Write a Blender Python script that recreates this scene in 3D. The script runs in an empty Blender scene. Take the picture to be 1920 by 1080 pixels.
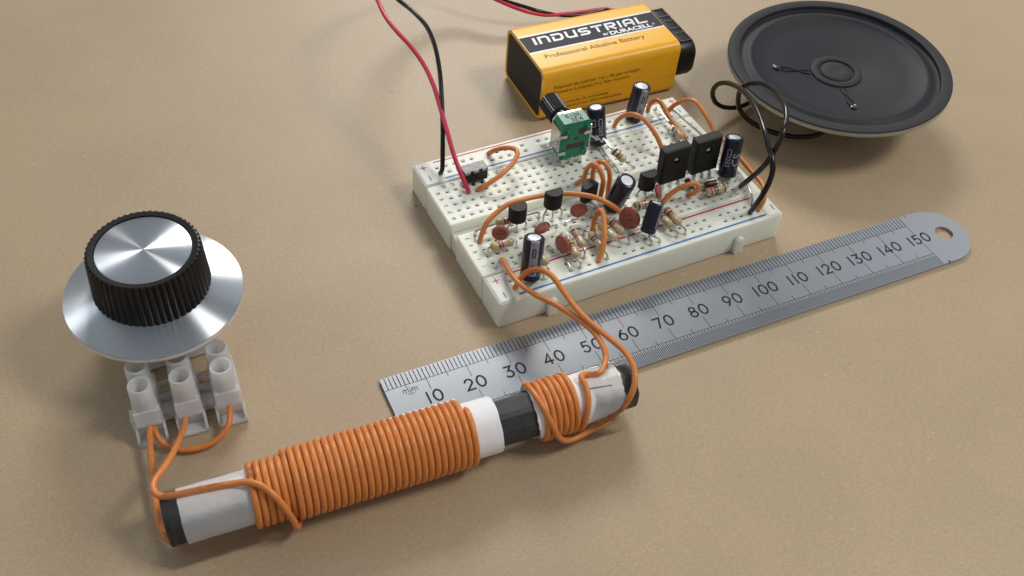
import bpy, math, random
from mathutils import Vector, Matrix

# ------------------------------------------------------------------ camera, world, lamps, exposure
S = 0.001                                   # everything below is written in millimetres
random.seed(7)
SC = bpy.context.scene
COL = SC.collection

cam_data = bpy.data.cameras.new('camera')
cam_data.sensor_width = 36.0
cam_data.lens = 36.0 * 1917.47 / 1920.0
cam_data.clip_start = 0.01
cam_data.clip_end = 50.0
cam = bpy.data.objects.new('camera', cam_data)
COL.objects.link(cam)
CR = ((0.89693171, -0.43834785, 0.05800567), (-0.285822, -0.6748666, -0.68033878), (0.33737113, 0.59363813, -0.73059872))
cm = Matrix(((CR[0][0], -CR[1][0], -CR[2][0], -118.63927 * S),
             (CR[0][1], -CR[1][1], -CR[2][1], -168.48848 * S),
             (CR[0][2], -CR[1][2], -CR[2][2], 187.05351 * S),
             (0, 0, 0, 1)))
cam.matrix_world = cm
SC.camera = cam

world = bpy.data.worlds.new('World')
SC.world = world
world.use_nodes = True
bg = world.node_tree.nodes['Background']
bg.inputs[0].default_value = (0.90, 0.95, 1.0, 1)
bg.inputs[1].default_value = 0.29


def lamp(name, loc, target, size, power, colour):
    ld = bpy.data.lights.new(name, 'AREA')
    ld.shape = 'RECTANGLE'
    ld.size, ld.size_y = size
    ld.energy = power
    ld.color = colour
    o = bpy.data.objects.new(name, ld)
    COL.objects.link(o)
    o.location = loc
    d = Vector(loc) - Vector(target)
    o.rotation_euler = d.to_track_quat('Z', 'Y').to_euler()
    return o


lamp('window_light', (0.40, 0.92, 0.74), (0, 0, 0), (0.42, 0.28), 7.6, (1.0, 0.97, 0.92))
lamp('ceiling_lamp', (0.49, -0.26, 0.78), (0, 0, 0), (0.26, 0.20), 3.9, (1.0, 0.96, 0.90))
lamp('ceiling_panel', (1.72, 0.80, 1.30), (1.72, 0.799, 0.0), (0.85, 0.9), 2.0, (0.95, 0.97, 1.0))
lamp('ceiling_panel', (-0.06, 0.90, 1.25), (-0.06, 0.899, 0.0), (0.80, 0.62), 0.6, (0.92, 0.97, 1.0))
lamp('side_window', (-1.20, 0.85, 0.75), (0, 0, 0), (0.40, 0.40), 2.2, (0.92, 0.96, 1.0))

SC.render.engine = 'CYCLES'
SC.cycles.use_denoising = True
SC.cycles.max_bounces = 8
SC.cycles.transparent_max_bounces = 16
SC.view_settings.view_transform = 'Standard'
SC.view_settings.look = 'None'
SC.view_settings.gamma = 1.0
SC.view_settings.use_curve_mapping = False
SC.view_settings.exposure = 0.0


# ------------------------------------------------------------------ materials
def lin(h):
    h = h.lstrip('#')
    out = []
    for i in (0, 2, 4):
        c = int(h[i:i + 2], 16) / 255
        out.append(c / 12.92 if c <= 0.04045 else ((c + 0.055) / 1.055) ** 2.4)
    return (*out, 1.0)


MATS = {}


def mat(name, colour, rough=0.5, metal=0.0, spec=0.5, sss=0.0, sss_r=1.0, trans=0.0, coat=0.0, alpha=1.0,
        noise=0.0, noise_scale=2000.0, bump=0.0, bump_scale=4000.0, rough_var=0.0, ior=1.45):
    m = bpy.data.materials.new(name)
    m.use_nodes = True
    nt = m.node_tree
    b = nt.nodes['Principled BSDF']
    c = lin(colour) if isinstance(colour, str) else (*colour[:3], 1)
    b.inputs['Base Color'].default_value = c
    b.inputs['Roughness'].default_value = rough
    b.inputs['Metallic'].default_value = metal
    b.inputs['Specular IOR Level'].default_value = spec
    b.inputs['IOR'].default_value = ior
    b.inputs['Transmission Weight'].default_value = trans
    b.inputs['Coat Weight'].default_value = coat
    b.inputs['Coat Roughness'].default_value = 0.08
    b.inputs['Alpha'].default_value = alpha
    if sss:
        b.inputs['Subsurface Weight'].default_value = sss
        b.inputs['Subsurface Radius'].default_value = (1.0, 0.9, 0.7)
        b.inputs['Subsurface Scale'].default_value = sss_r * S
    if noise or bump or rough_var:
        tc = nt.nodes.new('ShaderNodeTexCoord')
    if noise:
        n = nt.nodes.new('ShaderNodeTexNoise')
        n.inputs['Scale'].default_value = noise_scale
        n.inputs['Detail'].default_value = 6
        nt.links.new(tc.outputs['Object'], n.inputs['Vector'])
        mp = nt.nodes.new('ShaderNodeMapRange')
        mp.inputs['From Min'].default_value = 0.3
        mp.inputs['From Max'].default_value = 0.7
        mp.inputs['To Min'].default_value = 1 - noise
        mp.inputs['To Max'].default_value = 1 + noise
        nt.links.new(n.outputs['Fac'], mp.inputs['Value'])
        mx = nt.nodes.new('ShaderNodeVectorMath')
        mx.operation = 'SCALE'
        mx.inputs[0].default_value = c[:3]
        nt.links.new(mp.outputs['Result'], mx.inputs['Scale'])
        nt.links.new(mx.outputs['Vector'], b.inputs['Base Color'])
    if rough_var:
        n = nt.nodes.new('ShaderNodeTexNoise')
        n.inputs['Scale'].default_value = noise_scale * 0.37
        n.inputs['Detail'].default_value = 5
        nt.links.new(tc.outputs['Object'], n.inputs['Vector'])
        mp = nt.nodes.new('ShaderNodeMapRange')
        mp.inputs['From Min'].default_value = 0.3
        mp.inputs['From Max'].default_value = 0.7
        mp.inputs['To Min'].default_value = max(0.02, rough - rough_var)
        mp.inputs['To Max'].default_value = rough + rough_var
        nt.links.new(n.outputs['Fac'], mp.inputs['Value'])
        nt.links.new(mp.outputs['Result'], b.inputs['Roughness'])
    if bump:
        n = nt.nodes.new('ShaderNodeTexNoise')
        n.inputs['Scale'].default_value = bump_scale
        n.inputs['Detail'].default_value = 4
        nt.links.new(tc.outputs['Object'], n.inputs['Vector'])
        bp = nt.nodes.new('ShaderNodeBump')
        bp.inputs['Strength'].default_value = bump
        bp.inputs['Distance'].default_value = 0.0002
        nt.links.new(n.outputs['Fac'], bp.inputs['Height'])
        nt.links.new(bp.outputs['Normal'], b.inputs['Normal'])
    MATS[name] = m
    return m


def kraft_material():
    m = bpy.data.materials.new('kraft_paper')
    m.use_nodes = True
    nt = m.node_tree
    N, Lk = nt.nodes.new, nt.links.new
    b = nt.nodes['Principled BSDF']
    b.inputs['Roughness'].default_value = 0.50
    b.inputs['Specular IOR Level'].default_value = 0.55
    tc = N('ShaderNodeTexCoord')

    def noise(scale, detail=4, stretch=(1, 1, 1), rot=0.0, rough=0.55):
        mp = N('ShaderNodeMapping')
        mp.inputs['Scale'].default_value = stretch
        mp.inputs['Rotation'].default_value = (0, 0, rot)
        Lk(tc.outputs['Object'], mp.inputs['Vector'])
        n = N('ShaderNodeTexNoise')
        n.inputs['Scale'].default_value = scale
        n.inputs['Detail'].default_value = detail
        n.inputs['Roughness'].default_value = rough
        Lk(mp.outputs['Vector'], n.inputs['Vector'])
        return n.outputs['Fac']

    def ramp(fac, a, bb, ca, cb):
        r = N('ShaderNodeValToRGB')
        r.color_ramp.elements[0].position = a
        r.color_ramp.elements[1].position = bb
        r.color_ramp.elements[0].color = ca
        r.color_ramp.elements[1].color = cb
        Lk(fac, r.inputs['Fac'])
        return r.outputs['Color']

    def mix(fac, a, bb, mode='MIX'):
        x = N('ShaderNodeMix')
        x.data_type = 'RGBA'
        x.blend_type = mode
        if hasattr(fac, 'links') or not isinstance(fac, (int, float)):
            Lk(fac, x.inputs[0])
        else:
            x.inputs[0].default_value = fac
        for s, v in ((6, a), (7, bb)):
            if isinstance(v, tuple):
                x.inputs[s].default_value = v
            else:
                Lk(v, x.inputs[s])
        return x.outputs[2]

    big = ramp(noise(28, 3), 0.30, 0.70, (0.396, 0.298, 0.190, 1), (0.440, 0.330, 0.208, 1))
    mid = ramp(noise(900, 5), 0.30, 0.70, (0.955, 0.955, 0.955, 1), (1.045, 1.045, 1.04, 1))
    fib = ramp(noise(700, 4, (1, 6, 1), 0.35), 0.30, 0.70, (0.93, 0.93, 0.925, 1), (1.07, 1.07, 1.07, 1))
    fin = ramp(noise(1900, 3, (1, 1, 1), 0, 0.75), 0.30, 0.70, (0.885, 0.88, 0.875, 1), (1.095, 1.095, 1.09, 1))
    c = mix(1.0, big, mid, 'MULTIPLY')
    c = mix(1.0, c, fib, 'MULTIPLY')
    c = mix(1.0, c, fin, 'MULTIPLY')
    # pale fibres
    pale = ramp(noise(420, 2, (1, 9, 1), -0.6, 0.4), 0.69, 0.74, (0, 0, 0, 1), (1, 1, 1, 1))
    gate = ramp(noise(38, 3), 0.46, 0.66, (0.03, 0.03, 0.03, 1), (0.85, 0.85, 0.85, 1))
    flk = mix(1.0, pale, gate, 'MULTIPLY')
    c = mix(flk, c, (0.74, 0.65, 0.50, 1))
    rr = N('ShaderNodeMapRange')
    rr.inputs['To Min'].default_value = 0.50
    rr.inputs['To Max'].default_value = 0.22
    Lk(flk, rr.inputs['Value'])
    Lk(rr.outputs['Result'], b.inputs['Roughness'])
    # dark specks
    v = N('ShaderNodeTexVoronoi')
    v.inputs['Scale'].default_value = 105
    Lk(tc.outputs['Object'], v.inputs['Vector'])
    wn = N('ShaderNodeTexWhiteNoise')
    Lk(v.outputs['Position'], wn.inputs['Vector'])
    thr = N('ShaderNodeMapRange')
    thr.inputs['From Min'].default_value = 0.62
    thr.inputs['From Max'].default_value = 1.0
    thr.inputs['To Min'].default_value = 0.0
    thr.inputs['To Max'].default_value = 0.040
    Lk(wn.outputs['Value'], thr.inputs['Value'])
    lt = N('ShaderNodeMath')
    lt.operation = 'LESS_THAN'
    Lk(v.outputs['Distance'], lt.inputs[0])
    Lk(thr.outputs['Result'], lt.inputs[1])
    sc_ = N('ShaderNodeMath')
    sc_.operation = 'MULTIPLY'
    Lk(lt.outputs[0], sc_.inputs[0])
    sc_.inputs[1].default_value = 0.85
    c = mix(sc_.outputs[0], c, (0.07, 0.055, 0.04, 1))
    Lk(c, b.inputs['Base Color'])
    bp = N('ShaderNodeBump')
    bp.inputs['Strength'].default_value = 0.07
    bp.inputs['Distance'].default_value = 0.0002
    Lk(noise(1900, 5, (1, 2.2, 1), 0.35), bp.inputs['Height'])
    Lk(bp.outputs['Normal'], b.inputs['Normal'])
    MATS['kraft'] = m
    return m


def brushed(name, colour, rough, aniso, radial, var=0.05):
    m = mat(name, colour, rough=rough, metal=1.0)
    nt = m.node_tree
    b = nt.nodes['Principled BSDF']
    b.inputs['Anisotropic'].default_value = aniso
    b.inputs['Anisotropic Rotation'].default_value = 0.25 if radial else 0.0
    t = nt.nodes.new('ShaderNodeTangent')
    t.direction_type = 'RADIAL'
    t.axis = 'Z' if radial else 'Y'
    nt.links.new(t.outputs['Tangent'], b.inputs['Tangent'])
    if var <= 0:
        return m
    tc = nt.nodes.new('ShaderNodeTexCoord')
    n = nt.nodes.new('ShaderNodeTexNoise')
    n.inputs['Scale'].default_value = 350
    n.inputs['Detail'].default_value = 6
    nt.links.new(tc.outputs['Object'], n.inputs['Vector'])
    mp = nt.nodes.new('ShaderNodeMapRange')
    mp.inputs['From Min'].default_value = 0.3
    mp.inputs['From Max'].default_value = 0.7
    mp.inputs['To Min'].default_value = rough - var
    mp.inputs['To Max'].default_value = rough + var
    nt.links.new(n.outputs['Fac'], mp.inputs['Value'])
    nt.links.new(mp.outputs['Result'], b.inputs['Roughness'])
    return m


kraft_material()
mat('board_plastic', (0.79, 0.81, 0.71), rough=0.40, sss=0.8, sss_r=2.2, bump=0.04)
mat('hole_dark', (0.035, 0.035, 0.032), rough=0.6)
mat('red_ink', '#c01840', rough=0.5)
mat('blue_ink', '#0c6cb6', rough=0.5)
mat('black_ink', '#22241f', rough=0.6)
mat('orange_wire', (0.68, 0.235, 0.06), rough=0.36, spec=0.5, noise=0.07, noise_scale=900, bump=0.05, bump_scale=1500)
mat('red_wire', (0.62, 0.04, 0.10), rough=0.33)
mat('black_wire', (0.009, 0.0065, 0.007), rough=0.22)
mat('tin', (0.62, 0.60, 0.56), rough=0.28, metal=1.0, rough_var=0.08)
mat('copper', (0.75, 0.42, 0.24), rough=0.3, metal=1.0)
mat('black_epoxy', (0.011, 0.011, 0.012), rough=0.50, spec=0.3, bump=0.12, bump_scale=5000)
mat('black_plastic', (0.010, 0.009, 0.010), rough=0.36, spec=0.4)
mat('knob_plastic', (0.006, 0.0055, 0.0055), rough=0.30, spec=0.4)
mat('cap_sleeve', (0.012, 0.014, 0.034), rough=0.24, spec=0.5)
mat('cap_stripe', (0.27, 0.275, 0.33), rough=0.3)
mat('cap_top', (0.66, 0.66, 0.71), rough=0.45, metal=0.5, rough_var=0.08)
mat('cap_print', (0.30, 0.31, 0.36), rough=0.4)
mat('ceramic', (0.34, 0.10, 0.066), rough=0.42, noise=0.10, noise_scale=1500)
mat('ceramic_ink', (0.06, 0.02, 0.015), rough=0.6)
mat('resistor_tan', (0.50, 0.385, 0.245), rough=0.17, spec=0.7, noise=0.06, noise_scale=900)
mat('resistor_cream', (0.58, 0.51, 0.32), rough=0.17, spec=0.7, noise=0.06, noise_scale=900)
for nm, cc in dict(yellow='#c9b52e', violet='#3c1a55', red='#b32334', black='#15120f', brown='#4f2a14', gold='#8a6f35', orange='#d2622a', silver='#8f8a80').items():
    mat('band_' + nm, cc, rough=0.28, spec=0.6)
mat('pot_green', (0.012, 0.205, 0.112), rough=0.34)
mat('pot_dark', (0.05, 0.045, 0.04), rough=0.5)
mat('ferrite', (0.036, 0.036, 0.039), rough=0.5, noise=0.25, noise_scale=500, bump=0.2, bump_scale=1200)
mat('paper', (0.90, 0.89, 0.90), rough=0.8, spec=0.3, sss=0.0, sss_r=0.5, noise=0.04, noise_scale=300)
mat('polythene', (0.97, 0.97, 0.97), rough=0.30, sss=0.8, sss_r=3.0, trans=0.40, spec=0.5, ior=1.18)
mat('polythene_mark', (0.93, 0.93, 0.95), rough=0.3)
mat('speaker_frame', (0.42, 0.41, 0.34), rough=0.45, metal=0.6, rough_var=0.1)
mat('speaker_ring', (0.030, 0.029, 0.033), spec=0.3, rough=0.62, noise=0.15, noise_scale=1200, bump=0.25, bump_scale=3500)
mat('speaker_cone', (0.018, 0.0175, 0.024), spec=0.3, rough=0.55, noise=0.10, noise_scale=800, bump=0.15, bump_scale=3500)
mat('magnet', (0.03, 0.03, 0.03), rough=0.5)
mat('glue', (0.03, 0.03, 0.034), rough=0.22, spec=0.6)
mat('solder', (0.45, 0.44, 0.43), rough=0.4, metal=1.0)
mat('battery_yellow', (0.90, 0.45, 0.016), rough=0.33, spec=0.4, noise=0.03, noise_scale=200)
mat('battery_dark', (0.022, 0.023, 0.030), rough=0.55, spec=0.25)
mat('battery_white', (0.74, 0.73, 0.74), rough=0.35)
mat('battery_brown', (0.10, 0.022, 0.004), rough=0.6, spec=0.2)
mat('battery_end', (0.022, 0.020, 0.021), rough=0.62)
mat('battery_rim', (0.78, 0.62, 0.35), rough=0.25, metal=1.0)
mat('dark_glass', (0.10, 0.012, 0.01), rough=0.10, spec=0.8)
mat('steel_mark', (0.03, 0.036, 0.048), rough=0.6, spec=0.2)
mat('switch_grey', (0.36, 0.365, 0.36), rough=0.5, noise=0.3, noise_scale=1500)
brushed('steel', (0.46, 0.475, 0.50), 0.28, 0.4, False, 0.0)
brushed('dial_aluminium', (0.60, 0.635, 0.68), 0.33, 1.0, True, 0.0)
mat('edge_plastic', (0.78, 0.77, 0.74), rough=0.3, sss=0.3, sss_r=1.0, trans=0.2)


def tape_material():
    m = bpy.data.materials.new('clear_tape')
    m.use_nodes = True
    nt = m.node_tree
    nt.nodes.remove(nt.nodes['Principled BSDF'])
    out = nt.nodes['Material Output']
    tr = nt.nodes.new('ShaderNodeBsdfTransparent')
    tr.inputs[0].default_value = (0.985, 0.98, 0.965, 1)
    gl = nt.nodes.new('ShaderNodeBsdfGlossy')
    gl.inputs['Roughness'].default_value = 0.10
    df = nt.nodes.new('ShaderNodeBsdfTranslucent')
    df.inputs[0].default_value = (0.95, 0.93, 0.90, 1)
    lw = nt.nodes.new('ShaderNodeFresnel')
    lw.inputs['IOR'].default_value = 1.36
    tc = nt.nodes.new('ShaderNodeTexCoord')
    n = nt.nodes.new('ShaderNodeTexNoise')
    n.inputs['Scale'].default_value = 260
    n.inputs['Detail'].default_value = 5
    nt.links.new(tc.outputs['Object'], n.inputs['Vector'])
    mp = nt.nodes.new('ShaderNodeMapRange')
    mp.inputs['From Min'].default_value = 0.35
    mp.inputs['From Max'].default_value = 0.75
    mp.inputs['To Min'].default_value = 0.01
    mp.inputs['To Max'].default_value = 0.10
    nt.links.new(n.outputs['Fac'], mp.inputs['Value'])
    wr = nt.nodes.new('ShaderNodeTexNoise')
    wr.inputs['Scale'].default_value = 330
    wr.inputs['Detail'].default_value = 3
    wr.inputs['Distortion'].default_value = 1.5
    nt.links.new(tc.outputs['Object'], wr.inputs['Vector'])
    bp = nt.nodes.new('ShaderNodeBump')
    bp.inputs['Strength'].default_value = 0.15
    bp.inputs['Distance'].default_value = 0.0005
    nt.links.new(wr.outputs['Fac'], bp.inputs['Height'])
    nt.links.new(bp.outputs['Normal'], gl.inputs['Normal'])
    nt.links.new(bp.outputs['Normal'], lw.inputs['Normal'])
    m1 = nt.nodes.new('ShaderNodeMixShader')
    m2 = nt.nodes.new('ShaderNodeMixShader')
    nt.links.new(mp.outputs['Result'], m1.inputs[0])
    nt.links.new(tr.outputs[0], m1.inputs[1])
    nt.links.new(df.outputs[0], m1.inputs[2])
    nt.links.new(lw.outputs[0], m2.inputs[0])
    nt.links.new(m1.outputs[0], m2.inputs[1])
    nt.links.new(gl.outputs[0], m2.inputs[2])
    nt.links.new(m2.outputs[0], out.inputs[0])
    MATS['tape'] = m


tape_material()


# ------------------------------------------------------------------ mesh helpers (millimetres)
V = Vector


def frame(d, up=(0, 0, 1)):
    """orthonormal axes (x, y, z) with z along d"""
    z = V(d).normalized()
    u = V(up)
    if abs(z.dot(u.normalized())) > 0.98:
        u = V((0, 1, 0))
    x = u.cross(z).normalized()
    return x, z.cross(x), z


class MB:
    def __init__(self):
        self.v, self.f, self.m, self.s = [], [], [], []

    def add(self, verts, faces, mi=0, smooth=False):
        k = len(self.v)
        self.v += [V(p) for p in verts]
        for f in faces:
            self.f.append([i + k for i in f])
            self.m.append(mi)
            self.s.append(smooth)
        return self

    def box(self, c, size, axes=None, mi=0, bev=0.0):
        ax = axes or (V((1, 0, 0)), V((0, 1, 0)), V((0, 0, 1)))
        c = V(c)
        h = [x / 2 for x in size]
        if bev <= 0:
            vs = [c + ax[0] * (sx * h[0]) + ax[1] * (sy * h[1]) + ax[2] * (sz * h[2]) for sz in (-1, 1) for sy in (-1, 1) for sx in (-1, 1)]
            return self.add(vs, [(0, 2, 3, 1), (4, 5, 7, 6), (0, 1, 5, 4), (2, 6, 7, 3), (0, 4, 6, 2), (1, 3, 7, 5)], mi)
        # chamfered: rounded-rectangle loops stacked along z
        poly = rrect(h[0], h[1], bev, 2)
        inn = rrect(h[0] - bev * 0.7, h[1] - bev * 0.7, bev * 0.5, 2)
        lv = [(inn, -h[2]), (poly, -h[2] + bev * 0.8), (poly, h[2] - bev * 0.8), (inn, h[2])]
        return self.loft([[c + ax[0] * x + ax[1] * y + ax[2] * z for x, y in p] for p, z in lv], mi, smooth=False)

    def loft(self, loops, mi=0, smooth=True, caps=(True, True), closed=True):
        n = len(loops[0])
        vs = [p for l in loops for p in l]
        fs = []
        for i in range(len(loops) - 1):
            for j in range(n if closed else n - 1):
                a, b = i * n + j, i * n + (j + 1) % n
                fs.append((a, b, b + n, a + n))
        self.add(vs, fs, mi, smooth)
        k = len(self.v) - len(vs)
        if caps[0]:
            self.f.append([k + j for j in range(n - 1, -1, -1)]); self.m.append(mi); self.s.append(False)
        if caps[1]:
            o = k + (len(loops) - 1) * n
            self.f.append([o + j for j in range(n)]); self.m.append(mi); self.s.append(False)
        return self

    def lathe(self, prof, o, d, n=24, mi=0, smooth=True, seg_mats=None, up=(0, 0, 1), caps=(True, True)):
        """prof: list of (radius, height along d)"""
        x, y, z = frame(d, up)
        o = V(o)
        rings = []
        for r, h in prof:
            rings.append([o + z * h + x * (r * math.cos(2 * math.pi * k / n)) + y * (r * math.sin(2 * math.pi * k / n)) for k in range(n)])
        vs, fs, ms = [], [], []
        for i, ring in enumerate(rings):
            vs += ring
        base = len(self.v)
        self.v += vs
        for i in range(len(rings) - 1):
            mm = seg_mats[i] if seg_mats else mi
            for k in range(n):
                a, b = base + i * n + k, base + i * n + (k + 1) % n
                self.f.append([a, b, b + n, a + n]); self.m.append(mm); self.s.append(smooth)
        if caps[0] and prof[0][0] > .02:
            self.f.append([base + k for k in range(n - 1, -1, -1)]); self.m.append(seg_mats[0] if seg_mats else mi); self.s.append(False)
        if caps[1] and prof[-1][0] > .02:
            o2 = base + (len(rings) - 1) * n
            self.f.append([o2 + k for k in range(n)]); self.m.append(seg_mats[-1] if seg_mats else mi); self.s.append(False)
        return self

    def tube(self, pts, r, n=10, mi=0, res=4, spline=True, taper=None):
        P = catmull(pts, res) if spline and len(pts) > 2 else [V(p) for p in pts]
        loops = []
        t0 = (P[1] - P[0]).normalized()
        x, y, _ = frame(t0)
        for i, p in enumerate(P):
            t = (P[min(i + 1, len(P) - 1)] - P[max(i - 1, 0)]).normalized()
            x = (x - t * x.dot(t)).normalized()
            y = t.cross(x)
            rr = r if taper is None else r * taper(i / (len(P) - 1))
            loops.append([p + x * (rr * math.cos(2 * math.pi * k / n)) + y * (rr * math.sin(2 * math.pi * k / n)) for k in range(n)])
        return self.loft(loops, mi, True)

    def prism(self, poly, fr, h0, h1, mi=0, smooth=False):
        o, x, y, z = fr
        return self.loft([[o + x * a + y * b + z * h for a, b in poly] for h in (h0, h1)], mi, smooth)

    def build(self, name, mats, parent=None, props=None):
        base = parent['_base'] if parent is not None else None
        if base is None:
            lo = [min(p[i] for p in self.v) for i in range(3)]
            hi = [max(p[i] for p in self.v) for i in range(3)]
            base = ((lo[0] + hi[0]) / 2, (lo[1] + hi[1]) / 2, lo[2])
        me = bpy.data.meshes.new(name)
        b = V(base)
        me.from_pydata([((p - b) * S)[:] for p in self.v], [], self.f)
        for mn in ([mats] if isinstance(mats, str) else mats):
            me.materials.append(MATS[mn])
        me.polygons.foreach_set('material_index', self.m)
        me.polygons.foreach_set('use_smooth', self.s)
        me.update()
        if any(self.s):
            me.set_sharp_from_angle(angle=math.radians(38))
        o = bpy.data.objects.new(name, me)
        COL.objects.link(o)
        o['_base'] = tuple(base)
        if parent is not None:
            o.parent = parent
        else:
            o.location = b * S
        for k, v in (props or {}).items():
            o[k] = v
        return o


def catmull(pts, res):
    P = [V(p) for p in pts]
    P = [P[0] * 2 - P[1]] + P + [P[-1] * 2 - P[-2]]
    out = []
    for i in range(1, len(P) - 2):
        p0, p1, p2, p3 = P[i - 1:i + 3]
        t0, t1 = 0, max(1e-3, (p1 - p0).length ** 0.5)
        t2 = t1 + max(1e-3, (p2 - p1).length ** 0.5)
        t3 = t2 + max(1e-3, (p3 - p2).length ** 0.5)
        for k in range(res):
            t = t1 + (t2 - t1) * k / res
            a1 = p0 * ((t1 - t) / (t1 - t0)) + p1 * ((t - t0) / (t1 - t0))
            a2 = p1 * ((t2 - t) / (t2 - t1)) + p2 * ((t - t1) / (t2 - t1))
            a3 = p2 * ((t3 - t) / (t3 - t2)) + p3 * ((t - t2) / (t3 - t2))
            b1 = a1 * ((t2 - t) / (t2 - t0)) + a2 * ((t - t0) / (t2 - t0))
            b2 = a2 * ((t3 - t) / (t3 - t1)) + a3 * ((t - t1) / (t3 - t1))
            out.append(b1 * ((t2 - t) / (t2 - t1)) + b2 * ((t - t1) / (t2 - t1)))
    out.append(P[-2])
    return out


def rrect(hx, hy, r, n=4):
    out = []
    for cx, cy, a0 in ((hx - r, hy - r, 0), (-hx + r, hy - r, 90), (-hx + r, -hy + r, 180), (hx - r, -hy + r, 270)):
        for k in range(n + 1):
            a = math.radians(a0 + 90 * k / n)
            out.append((cx + r * math.cos(a), cy + r * math.sin(a)))
    return out


def thing(name, base, label, cat, group=None):
    o = bpy.data.objects.new(name, None)
    o.empty_display_size = 0.003
    COL.objects.link(o)
    o.location = V(base) * S
    o['_base'] = tuple(base)
    o['label'] = label
    o['category'] = cat
    if group:
        o['group'] = group
    return o


def tag(o, label, cat, group=None):
    o['label'] = label
    o['category'] = cat
    if group:
        o['group'] = group
    return o


TXT = {}


def text2d(s, size=1.0, bold=0.0, shear=0.0, space=1.0):
    """flat glyph outlines of the built-in font: (verts, faces, width, height)"""
    key = (s, bold, shear, space)
    if key not in TXT:
        cu = bpy.data.curves.new('glyphs', 'FONT')
        cu.body = s
        cu.size = 1.0
        cu.offset = bold
        cu.shear = shear
        cu.space_character = space
        cu.resolution_u = 3
        cu.fill_mode = 'FRONT'
        ob = bpy.data.objects.new('glyphs', cu)
        COL.objects.link(ob)
        dg = bpy.context.evaluated_depsgraph_get()
        me = bpy.data.meshes.new_from_object(ob.evaluated_get(dg))
        vs = [(v.co.x, v.co.y) for v in me.vertices]
        fs = [tuple(p.vertices) for p in me.polygons]
        bpy.data.objects.remove(ob)
        bpy.data.curves.remove(cu)
        bpy.data.meshes.remove(me)
        x0 = min(v[0] for v in vs); x1 = max(v[0] for v in vs)
        y0 = min(v[1] for v in vs); y1 = max(v[1] for v in vs)
        TXT[key] = ([(a - x0, b - y0) for a, b in vs], fs, x1 - x0, y1 - y0)
    vs, fs, w, h = TXT[key]
    return [(a * size, b * size) for a, b in vs], fs, w * size, h * size


def put_text(mb, s, o, ex, ey, n, size=None, width=None, height=None, align='c', lift=0.03, mi=0, **kw):
    """lay flat lettering on a plane at o (centre or left-baseline)"""
    vs, fs, w, h = text2d(s, 1.0, **kw)
    kx = ky = size or 1.0
    if width:
        kx = width / w
        ky = kx if height is None else height / h
    elif height:
        kx = ky = height / h
    ox = -w * kx / 2 if align == 'c' else 0
    oy = -h * ky / 2 if align == 'c' else 0
    o, ex, ey, n = V(o), V(ex), V(ey), V(n)
    mb.add([o + ex * (a * kx + ox) + ey * (b * ky + oy) + n * lift for a, b in vs], fs, mi)


def ribbon(mb, path, w, fr, mi=0, caps=True):
    """flat stroke of width w along a 2D path, laid in the frame (o, ex, ey)"""
    o, ex, ey = fr
    P = [V((p[0], p[1])) for p in path]
    n = len(P)
    L, R_ = [], []
    for i in range(n):
        a = (P[i] - P[i - 1]).normalized() if i else None
        b = (P[i + 1] - P[i]).normalized() if i < n - 1 else None
        if a is None:
            t, k = b, 1.0
        elif b is None:
            t, k = a, 1.0
        else:
            t = a + b
            t = b.copy() if t.length < 1e-6 else t.normalized()
            k = 1 / max(0.45, t.dot(b))
        nn = V((-t.y, t.x)) * (w / 2 * k)
        L.append(P[i] + nn); R_.append(P[i] - nn)
    vs = [o + ex * q.x + ey * q.y for q in L + R_]
    fs = [(i, n + i, n + i + 1, i + 1) for i in range(n - 1)]
    mb.add(vs, fs, mi)
    if caps:
        for c, t in ((P[0], (P[0] - P[1]).normalized()), (P[-1], (P[-1] - P[-2]).normalized())):
            nn = V((-t.y, t.x))
            fan = [c + nn * (w / 2 * math.cos(a)) + t * (w / 2 * math.sin(a)) for a in [math.pi * k / 5 for k in range(6)]]
            mb.add([o + ex * q.x + ey * q.y for q in fan], [tuple(range(5, -1, -1))], mi)


def arc2(cx, cy, rx, ry, a0, a1, n=12):
    return [(cx + rx * math.cos(math.radians(a0 + (a1 - a0) * k / n)), cy + ry * math.sin(math.radians(a0 + (a1 - a0) * k / n))) for k in range(n + 1)]


DIGIT = {
    '0': [arc2(.36, .5, .32, .5, 90, 450, 24)],
    '1': [[(.16, 0), (.16, 1)]],
    '2': [arc2(.34, .70, .28, .30, 165, -25, 12) + [(.06, .0), (.66, .0)]],
    '3': [[(.08, 1), (.58, 1), (.30, .60)] + arc2(.31, .30, .30, .30, 90, -150, 14)],
    '4': [[(.50, 0), (.50, 1), (.04, .27), (.70, .27)]],
    '5': [[(.60, 1), (.18, 1), (.12, .57)] + arc2(.32, .32, .29, .32, 130, -150, 14)],
    '6': [[(.46, 1)] + [(.26, .78)] + arc2(.35, .32, .30, .32, 150, 510, 22)],
    '7': [[(.04, 1), (.62, 1), (.26, 0)]],
    '8': [arc2(.35, .76, .23, .24, 270, 630, 20), arc2(.35, .27, .29, .27, 90, 450, 20)],
    '9': [arc2(.36, .68, .30, .32, -30, 330, 22) + [(.48, .28), (.26, 0)]],
}
DW = {'1': .32}


def number_strokes(mb, s, o, ex, ey, h, w, track=0.22, mi=0):
    tot = sum(DW.get(c, .72) for c in s) + track * (len(s) - 1)
    x = -tot / 2
    for c in s:
        for st in DIGIT[c]:
            ribbon(mb, [((a + x) * h, (b - .5) * h) for a, b in st], w, (o, ex, ey), mi)
        x += DW.get(c, .72) + track


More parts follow.
